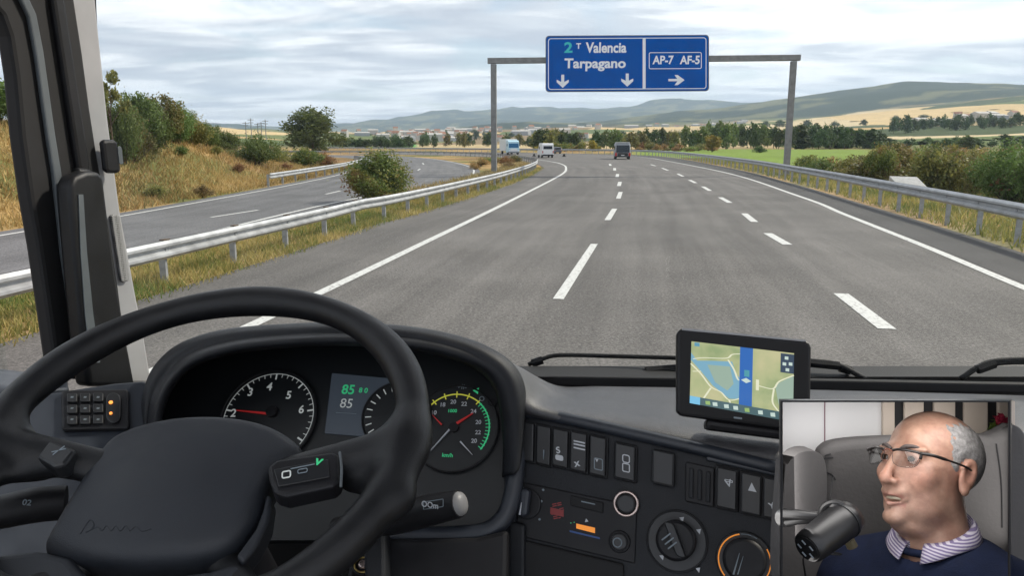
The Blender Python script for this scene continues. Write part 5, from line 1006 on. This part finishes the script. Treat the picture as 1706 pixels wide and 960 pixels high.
for nm, poly in (('frame_bar', [(fx0-2.5, fy0-2.5), (fx1+2.5, fy0-2.5), (fx1+2.5, fy0), (fx0-2.5, fy0)]), ('frame_bar', [(fx0-2.5, fy0), (fx0, fy0), (fx0, fy1), (fx0-2.5, fy1)]), ('frame_bar', [(fx1, fy0), (fx1+2.5, fy0), (fx1+2.5, fy1), (fx1, fy1)]), ('frame_bar', [(fx0-2.5, fy1), (fx1+2.5, fy1), (fx1+2.5, fy1+6), (fx0-2.5, fy1+6)])):
    ext(nm, FP, poly, -.0006, .0006, M['cabblack'], inset)
# casing: side walls fan out along the view rays so they stay unseen
BW = FP.n*-1
def corner(px, py, back_, spread=0.0): return FP.pt(px, py)+BW*back_
cs = [(fx0-2, fy0-2), (fx1+2, fy0-2), (fx1+2, fy1+6), (fx0-2, fy1+6)]
def fan(px, py, dd): return P(px, py, dd)
V = [P(*q, DF+.003) for q in cs]+[P(q[0]+(-3 if i in (0, 3) else 3), q[1]+(-3 if i in (0, 1) else 3), DB+.01) for i, q in enumerate(cs)]
o = obj('casing', V, [(0, 1, 5, 4), (1, 2, 6, 5), (2, 3, 7, 6), (3, 0, 4, 7), (4, 5, 6, 7)], M['cabblack'], inset); s = o.modifiers.new('s', 'SOLIDIFY'); s.thickness = .0008; s.offset = 0
BP = Pl(P(1302, 669, DB), P(1681, 669, DB), P(1302, 960, DB))
ext('back_wall', BP, [(1300, 667), (1474, 667), (1474, 990), (1300, 990)], -.002, .002, M['mwall'], inset)
ext('slat_wall', BP, [(1474, 667), (1684, 667), (1684, 990), (1474, 990)], -.002, .002, M['slatgap'], inset)
for x0, x1 in ((1466, 1486), (1502, 1534), (1551, 1586), (1601, 1640), (1657, 1685)): ext('slat', BP, [(x0, 667), (x1, 667), (x1, 990), (x0, 990)], .002, .006, M['slat'], inset, bevel=.001)
ext('cable', BP, [(1371.6, 667), (1372.8, 667), (1372.8, 800), (1371.6, 800)], .002, .003, mat('mauve_cable', (.30, .16, .20), .6), inset)
mb = MB(); mb.tube([P(1490, 990, .60), P(1490, 1150, .66)], [.014, .02], 12); mb.build('stand', M['cabblack'], inset, smooth=True, sharp=40)
# added fill lights, unseen along the box walls, brighten the inset scene
def fill_light(c, n, up, sx, sy, power):
    l = bpy.data.lights.new('fill_light', 'AREA'); l.shape = 'RECTANGLE'; l.size = sx; l.size_y = sy; l.energy = power; l.color = (1, .97, .94)
    o = bpy.data.objects.new('fill_light', l); COL.objects.link(o); z_ = -n.normalized(); y_ = (up-z_*up.dot(z_)).normalized(); x_ = y_.cross(z_)
    o.matrix_world = Matrix.Translation(c) @ Matrix((x_, y_, z_)).transposed().to_4x4()
def wallpt(px, py, d0, d1): return (P(px, py, d0)+P(px, py, d1))/2
a, b = P(1303, 668, .51), P(1680, 668, .51); c = P(1303, 665.5, .64); fill_light((P(1490, 667, .52)+P(1490, 667, .62))/2+UP*-.001, -UP, FW, .14, .085, .16)
fill_light((P(1490, 667, .63)+P(1490, 667, .70))/2+UP*-.001, -UP+FW*.1, FW, .15, .06, .09)
fill_light((P(1302, 780, .64)+P(1302, 780, .71))/2+RT*.001, RT+FW*.1, UP, .06, .12, .05)
fill_light((P(1302, 800, .52)+P(1302, 800, .60))/2+RT*.001, RT*1.0+FW*.25, UP, .07, .12, .08)
fill_light((P(1682, 800, .60)+P(1682, 800, .69))/2-RT*.001, RT*-1.0+FW*.8, UP, .06, .12, .03)
# flower
fl = thing('potted_flower', 'small plant with a red bloom at the right edge of the inset box beside the slats', 'plant', P(1672, 735, .70))
V, Fc, C = leafcloud([(*P(1668, 712, .70), .008, .006, .008), (*P(1660, 716, .70), .005, .005, .005)], 500, .0022, [(.05, .12, .02), (.12, .2, .04)], 3); obj('leaves', V, Fc, M['leaf'], fl, colors=C)
V, Fc, C = leafcloud([(*P(1668, 700, .695), .005, .004, .005)], 250, .0020, [(.45, .02, .03), (.6, .06, .06)], 4); obj('bloom', V, Fc, M['leaf'], fl, colors=C)
# armchair
ac = thing('armchair', 'grey upholstered armchair behind the man in the inset box', 'armchair', P(1520, 985, .68))
A1 = Pl(P(1302, 669, .690), P(1681, 669, .675), P(1302, 960, .690))
ext('backrest', A1, cat([(1360, 760), (1368, 744), (1385, 735), (1420, 730), (1480, 727), (1560, 726), (1640, 724), (1700, 722), (1700, 985), (1372, 985), (1362, 900), (1358, 820)], 4, True).tolist(), -.012, .012, M['chair'], ac, bevel=.008, seg=5, smooth=True, sharp=60)
A2 = Pl(P(1302, 669, .665), P(1681, 669, .665), P(1302, 960, .660))
ext('wing', A2, cat([(1300, 792), (1306, 770), (1322, 753), (1342, 748), (1358, 753), (1367, 768), (1370, 800), (1369, 880), (1370, 985), (1296, 985)], 4, True).tolist(), -.014, .010, M['chair'], ac, bevel=.009, seg=5, smooth=True, sharp=60)
mb = MB()
for q in ([(1366, 768), (1376, 764), (1388, 763)], [(1364, 792), (1372, 788), (1384, 790), (1392, 800)], [(1374, 760), (1384, 757)]): mb.tube([A1.pt(x, y, .0125) for x, y in cat(q, 4)], .0007, 5)
mb.build('seams', M['slatgap'], ac); mb = MB(); mb.tube([A1.pt(x, y, .0125) for x, y in cat([(1660, 740), (1668, 800), (1670, 880)], 5)], .0006, 5); mb.build('seams', M['slatgap'], ac)
# ---- the man: local centimetres, face towards -y, then turned to the left of the picture
KS = .101*.60*1.0/1250*1000/11.9; HC_ = P(1547, 778, .600); YW = math.radians(-41)
vy = (HC_-CAM).normalized(); vx = vy.cross(UP).normalized(); vz = vx.cross(vy); BM = Matrix((vx, vy, vz)).transposed()
Rm = np.array((BM @ Matrix.Rotation(YW, 3, 'Z') @ Matrix.Rotation(math.radians(-7), 3, 'X')))
def h2w(V): return np.array(HC_)+(np.asarray(V) @ Rm.T)*KS
E_, Cp = sd_ell, sd_cap
def head0(X, Y, Z):
    A = np.abs(X)
    d = E_(X, Y, Z, (0, 1.6, 2.9), (7.3, 9.3, 8.2)); d = smin(d, E_(X, Y, Z, (0, -2.3, -3.2), (6.2, 6.6, 7.2)), 2.5)
    d = smin(d, E_(X, Y, Z, (0, -3.0, -9.0), (5.0, 5.0, 3.3)), 2.0); d = smin(d, E_(X, Y, Z, (0, -7.7, -11.1), (2.1, 1.5, 1.5)), 1.6)
    d = smin(d, E_(A, Y, Z, (3.9, -1.2, -7.0), (1.6, 3.2, 2.6)), 2.2); d = smin(d, E_(A, Y, Z, (4.3, -5.6, -2.6), (1.9, 1.8, 1.8)), 1.8)
    d = smin(d, E_(A, Y, Z, (2.8, -7.0, 2.0), (2.8, 1.1, .8)), 1.6); return d
def head(X, Y, Z):
    A = np.abs(X); d = head0(X, Y, Z)
    d = smax(d, -E_(A, Y, Z, (3.1, -9.5, .3), (1.9, 1.7, 1.15)), 1.0)
    d = smin(d, E_(A, Y, Z, (3.05, -7.0, .25), (1.5, 1.5, 1.35)), .25)                 # closed lid volume round the eye
    d = smax(d, -E_(A, Y, Z, (3.05, -9.0, .1), (1.2, 1.4, .66)), .12)                    # eye opening
    d = smin(d, Cp(X, Y, Z, (0, -8.0, 1.4), (0, -10.6, -3.8), .70, .92), .9); d = smin(d, E_(X, Y, Z, (0, -10.5, -4.4), (1.1, 1.2, 1.0)), .7)
    d = smin(d, E_(A, Y, Z, (1.3, -9.2, -4.6), (.75, 1.15, .72)), .45); d = smax(d, -E_(A, Y, Z, (.75, -10.2, -5.5), (.42, .7, .45)), .2)
    d = smin(d, E_(X, Y, Z, (0, -8.1, -6.2), (2.9, 1.3, 1.4)), 1.0)
    ml = np.abs(X)*.12
    d = smin(d, Cp(A, Y, Z, (0, -9.3, -6.95), (2.7, -7.7, -7.0), .46, .22), .35); d = smin(d, Cp(A, Y, Z, (0, -9.0, -8.75), (2.6, -7.6, -7.5), .56, .25), .45)
    d = smax(d, -E_(X, Y, Z-ml*0, (0, -9.0, -7.8), (2.5, 1.5, .55)), .2)
    d = smax(d, -(Cp(A, Y, Z, (2.0, -9.2, -4.6), (3.7, -7.7, -7.6), .20, .18)), .5)
    d = smax(d, -(Cp(A, Y, Z, (2.2, -8.3, -1.3), (4.0, -7.6, -1.6), .12, .10)), .35)
    for z_ in (5.2, 6.3): d = smax(d, -(Cp(A, Y, Z, (0, -7.9, z_), (3.8, -6.6, z_-.2), .04)), .22)
    e = E_(A, Y+(Z+1)*-.25, Z, (7.6, 1.2, -.9), (.75, 2.0, 3.3)); e = smax(e, -E_(A, Y+(Z+1)*-.25, Z, (8.5, .8, -.4), (.8, 1.15, 2.0)), .35); e = smin(e, E_(A, Y, Z, (7.9, .3, -3.7), (.6, .95, 1.1)), .5)
    d = smin(d, e, .45)
    nk = Cp(X, Y, Z, (0, 1.8, -6.5), (0, 4.2, -18.5), 5.5, 6.6); d = smin(d, nk, 1.6); d = smin(d, E_(X, Y, Z, (0, -3.2, -12.2), (3.6, 3.2, 1.8)), 1.8)
    d = smin(d, E_(X, Y, Z, (0, 5.5, -27), (19, 10, 9.5)), 4.0)                           # shoulders under the sweater
    return d
man = thing('person', 'bald man with short grey side hair, glasses and navy sweater, talking into a microphone', 'person', h2w([[0, 3, -34]])[0].tolist())
V, Fc = surfnet(head, (-21, -13.5, -26), (21, 17, 13.5), .30)
x, y, z = V.T; A = np.abs(x); base = np.array([.43, .265, .195]); C = np.tile(base, (len(V), 1))
def blend(m_, c, k=1.0):
    global C
    m_ = np.clip(m_, 0, 1)[:, None]*k; C = C*(1-m_)+np.array(c)*m_
gs_ = lambda d, s: np.exp(-(d/s)**2)
blend(gs_(np.sqrt((A-4.4)**2+(y+7)**2+(z+3)**2), 2.6), (.56, .26, .19), .5); blend(gs_(np.sqrt(x**2+(y+11)**2+(z+3.6)**2), 1.8), (.56, .25, .18), .5)
blend(gs_(np.sqrt((A-8)**2+(y-1)**2+(z+1)**2), 3.0), (.58, .27, .20), .5); blend((A < 2.5)*(y < -7.2)*(gs_(z+7.1, .42)+gs_(z+8.6, .5)), (.42, .15, .13), .75)
blend(gs_(np.sqrt((A-3.05)**2+(y+8)**2+(z-.1)**2), 1.8), (.28, .15, .12), .7); blend(ss(.45, .60, fbm(x*.7+3, z*.7+y*.4, 4, 77)), (.35, .19, .14), .45); blend(gs_(np.sqrt(x**2+(y+9)**2+(z+9)**2), 4.0)*(z < -4.5), (.42, .28, .22), .5)  # first blend puts eye socket shade into the skin colour
obj('body', h2w(V), Fc, sk_, man, smooth=True, colors=C)
def hair_sdf(X, Y, Z):
    A = np.abs(X)
    reg = -(Y-(-2.0+3.6*(1-ss(-2.2, .6, Z))))                   # behind this line
    reg = smax(reg, -E_(X, Y, Z, (0, -1.5, 10.2), (5.4, 9.3, 5.2)), 1.0); reg = smax(reg, (Z-9.0), 1.0); reg = smax(reg, -(Z+6.8), .6)
    reg2 = smax(np.hypot(Y+.3, (Z-.2)*.45)-.9, -(A-6), .3)            # sideburn
    earc = E_(A, Y, Z, (7.6, .8, -1.5), (2.0, 1.5, 2.9)); reg = smax(reg, -earc, .4)
    reg = reg+1.5*(vnoise(Y*1.4+40, Z*1.4+40, 8)-.5)+.7*(vnoise(Y*4+40, Z*4+40, 9)-.5); return head0(X, Y, Z)-np.clip(-reg*.16, -.35, .30)-.14*(vnoise(X*3+50, Y*3+Z*2.0+50, 3)-.5)
V, Fc = surfnet(hair_sdf, (-9, -4, -9), (9, 12.5, 13), .24); obj('hair', h2w(V), Fc, hr_, man, smooth=True)
ew = mat('eyeball', (.62, .58, .55), .15); ei = mat('iris', (.03, .018, .012), .1); tm = mat('teeth', (.55, .50, .38), .3)
for s in (-1, 1):
    th_, ph_ = np.meshgrid(np.linspace(0, 2*math.pi, 25)[:-1], np.linspace(0, math.pi, 13), indexing='ij'); nx_, ny_ = th_.shape
    S_ = np.stack([np.sin(ph_)*np.cos(th_), -np.cos(ph_), np.sin(ph_)*np.sin(th_)], -1); i = np.arange(nx_*ny_).reshape(nx_, ny_); Fq = np.stack([i[:, :-1], np.roll(i, -1, 0)[:, :-1], np.roll(i, -1, 0)[:, 1:], i[:, 1:]], -1).reshape(-1, 4)
    e = obj('eye', h2w(S_.reshape(-1, 3)*1.22+np.array([3.05*s, -7.05, .12])), Fq, ew, man, smooth=True); Sc = S_[:, :4].reshape(-1, 3)*1.26+np.array([3.05*s, -7.05, .12]); i = np.arange(nx_*4).reshape(nx_, 4); Fq = np.stack([i[:, :-1], np.roll(i, -1, 0)[:, :-1], np.roll(i, -1, 0)[:, 1:], i[:, 1:]], -1).reshape(-1, 4); obj('iris', h2w(Sc), Fq, ei, e, smooth=True)
    mb = MB(); q = cat([(1.1*s, -8.75, 1.75), (2.4*s, -8.65, 2.35), (3.9*s, -7.9, 2.45), (5.2*s, -6.6, 1.75)], 5); mb.tube(h2w(q).tolist(), [KS*r_ for r_ in np.interp(np.linspace(0, 1, 16), [0, .3, 1], [.30, .42, .16])], 8); mb.build('eyebrow', M['brow'], man, smooth=True)
mb = MB(); q = cat([(-1.8, -7.8, -7.4), (0, -8.4, -7.55), (1.8, -7.8, -7.4)], 5); mb.tube(h2w(q).tolist(), .30*KS, 8); mb.build('teeth', tm, man, smooth=True)
# glasses
M['lens'] = mat('lens', (1, 1, 1), .05); lm = M['lens']; nt = lm.node_tree; tb = N(nt, 'ShaderNodeBsdfTransparent'); tb.inputs[0].default_value = (.88, .90, .90, 1); g_ = N(nt, 'ShaderNodeBsdfGlossy', Roughness=.03); mx = N(nt, 'ShaderNodeMixShader'); mx.inputs[0].default_value = .035; nt.links.new(tb.outputs[0], mx.inputs[1]); nt.links.new(g_.outputs[0], mx.inputs[2]); nt.links.new(mx.outputs[0], nt.nodes['Material Output'].inputs[0])
gf_ = mat('glasses_frame', (.02, .016, .015), .3); gfm = mat('glasses_bridge', (.35, .12, .08), .3, metal=.4); go_ = None
grp = thing('glasses', 'thin dark half rim glasses worn by the man in the inset box', 'glasses', h2w([[0, -11, 0]])[0].tolist()); bpy.data.objects.remove(grp)
gb_ = None
for s in (-1, 1):
    lp = [(1.0, -10.4, .75), (1.3, -10.5, 1.2), (3.2, -10.2, 1.45), (5.6, -9.2, 1.25), (6.0, -8.9, .9), (5.7, -9.1, -.8), (4.8, -9.6, -1.65), (2.6, -10.3, -1.75), (1.3, -10.5, -1.0)]
    L_ = cat([(a*s, b, c) for a, b, c in lp], 4, True)
    mb = MB(); mb.tube(h2w(L_[2:19]).tolist(), .26*KS, 6); fr_ = mb.build('glasses_rim', gf_, man, smooth=True)
    mb = MB(); mb.tube(h2w(L_).tolist(), .05*KS, 5, closed=True); mb.build('rim_wire', gf_, fr_, smooth=True)
    obj('lens', h2w(L_), [tuple(range(len(L_)))], lm, fr_)
    mb = MB(); mb.tube(h2w(cat([(5.9*s, -9.0, 1.15), (7.4*s, -7.8, 1.15), (7.9*s, -4.5, .95), (8.1*s, -.5, .65), (8.2*s, 1.2, .2)], 5)).tolist(), [.34*KS]*10+[.22*KS]*11, 6); mb.build('glasses_temple', gf_, man, smooth=True)
mb = MB(); mb.tube(h2w(cat([(-1.15, -10.5, .9), (0, -10.75, 1.25), (1.15, -10.5, .9)], 5)).tolist(), .13*KS, 6); mb.build('glasses_bridge', gfm, man, smooth=True)
# body turned less than the head: collar and sweater
Rb = np.array((BM @ Matrix.Rotation(math.radians(-28), 3, 'Z')))
def b2w(V): return np.array(HC_)+(np.asarray(V) @ Rb.T)*KS
nc0 = (Rb.T @ (Rm @ np.array([0, 3.0, -14.5])))
def sweater(X, Y, Z):
    Yc = Y-nc0[1]; Xc = X-nc0[0]
    Z0 = Z; Z = Z-.26*Yc; d = E_(Xc, Yc, Z, (0, 1.5, -27.0), (22.5, 12, 13)); d = smin(d, E_(np.abs(Xc), Yc, Z, (15.5, 1.5, -24.5), (9, 8.5, 7.5)), 4); d = smin(d, E_(Xc, Yc, Z, (0, 1.5, -17.2), (11, 9, 4.2)), 3.5)
    d = smax(d, -(np.hypot(Xc*.95, Yc-.3)-(6.9+.0*Z)+0*(Z)), .8)      # neck opening
    d = d+.18*np.sin(np.hypot(Xc, Yc)*1.2+Z*.8)*.5+.5*(vnoise(X*.25+9, Y*.25+Z*.2+9, 5)-.5)
    return smax(d, -(Z0+30.5), .4)
V, Fc = surfnet(sweater, (-32, -18, -31), (32, 24, -8), .42); obj('sweater', b2w(V), Fc, M['sweater'], man, smooth=True)
mb = MB(); mb.tube(b2w([(nc0[0]+7.6*math.cos(a), nc0[1]+.3+7.0*math.sin(a), -14.1+2.1*math.sin(a)) for a in np.linspace(0, 2*math.pi, 41)[:-1]]).tolist(), .75*KS, 8, closed=True); mb.build('ribbed_neckline', M['sweater'], man, smooth=True)
cm = bpy.data.materials.new('striped_cotton'); cm.use_nodes = True; nt = cm.node_tree; b = nt.nodes['Principled BSDF']; t = N(nt, 'ShaderNodeTexCoord'); wv = N(nt, 'ShaderNodeTexWave', Scale=190.0, Distortion=1.0); wv.bands_direction = 'Z'; nt.links.new(t.outputs['Object'], wv.inputs['Vector']); r = ramp(nt, [(.35, (.62, .58, .66)), (.6, (.20, .16, .30))], wv.outputs[0]); nt.links.new(r.outputs[0], b.inputs['Base Color']); b.inputs['Roughness'].default_value = .8
ns = 49; rows_ = []
for t_ in range(6):
    f = t_/5
    for i in range(ns):
        a = -math.pi/2+.22+(2*math.pi-.44)*i/(ns-1); op = max(0, -math.sin(a)); c_, s_ = math.cos(a), math.sin(a)
        if f < .45: g_ = f/.45; rad = 6.1+.35*g_; zz = -15.2+2.4*s_+g_*(4.4+1.0*s_)
        else: g_ = (f-.45)/.55; rad = 6.5+g_*(1.3+1.3*op**3); zz = -10.8+3.4*s_-g_*(3.0+1.4*s_+2.4*op**4)
        rows_.append((nc0[0]+rad*1.02*c_, nc0[1]+.3+rad*.98*s_, zz))
i = np.arange(6*ns).reshape(6, ns); Fq = np.stack([i[:-1, :-1], i[:-1, 1:], i[1:, 1:], i[1:, :-1]], -1).reshape(-1, 4); o = obj('shirt_collar', b2w(rows_), Fq, cm, man, smooth=True); s = o.modifiers.new('s', 'SOLIDIFY'); s.thickness = .35*KS
# microphone on its arm
mi = thing('microphone', 'black broadcast microphone on a swivel arm in front of the man', 'microphone', P(1385, 900, .545))
a, b = P(1408, 866, .552), P(1347, 913, .530); d = (b-a).normalized()
mb = MB(); mb.tube([a-d*.010, a-d*.006, a, a+(b-a)*.25, a+(b-a)*.85, b, b+d*.0015], [.006, .0115, .0128, .0128, .0118, .0112, .0098], 24); mb.build('capsule', M['mic'], mi, smooth=True, sharp=45)
mb = MB(); mb.tube([a+d*.001, a+d*.0030], .0134, 24); mb.build('band', M['switch'], mi, smooth=True, sharp=40)
mb = MB(); mb.tube([b+d*.0014, b+d*.0024], .0090, 20); mb.build('grille_end', M['deep'], mi)
u_ = d.orthogonal().normalized(); w_2 = d.cross(u_)
for k_ in range(5):
    an = k_*1.2566; q = b+d*.0030+(u_*math.cos(an)+w_2*math.sin(an))*.0052; mb = MB(); mb.tube([q-u_*.0018, q+u_*.0018], .0006, 5); mb.build('grille_slot', M['inkfaint'], mi)
mb = MB(); mb.tube([Vector(v) for v in cat(P3([(1303, 856, .565), (1330, 858, .562), (1356, 861, .560), (1366, 862, .560)]), 4)], .0038, 10); mb.tube([Vector(v) for v in cat(P3([(1303, 872, .567), (1332, 868, .564), (1362, 866, .562)]), 4)], .0030, 10); mb.build('arm', M['mic'], mi, smooth=True, sharp=40)
mb = MB(); mb.tube(P3([(1303, 864, .572), (1312, 864, .566)]), .0065, 14); mb.build('arm_joint', M['mic'], mi, smooth=True, sharp=40)
mb = MB(); mb.tube([Vector(v) for v in cat(P3([(1364, 866, .560), (1372, 846, .556), (1386, 838, .553), (1404, 842, .550), (1412, 856, .550)]), 5)], .0022, 8); mb.tube(P3([(1390, 836, .556), (1392, 852, .553)]), .0055, 10); mb.build('yoke', M['mic'], mi, smooth=True, sharp=40)
mb = MB(); mb.tube(P3([(1414, 900, .556), (1420, 912, .556)]), .0042, 10); mb.build('thumb_screw', mat('knurled_brass', (.12, .10, .06), .5, metal=.5), mi, smooth=True, sharp=40)
mb = MB(); mb.tube([Vector(v) for v in cat(P3([(1388, 796, .66), (1384, 820, .62), (1382, 842, .57)]), 5)], .0006, 5); mb.tube([Vector(v) for v in cat(P3([(1350, 985, .60), (1340, 950, .58), (1344, 925, .565), (1400, 925, .56), (1384, 920, .556)]), 5)], .0007, 5); mb.build('cable', M['slatgap'], mi, smooth=True)
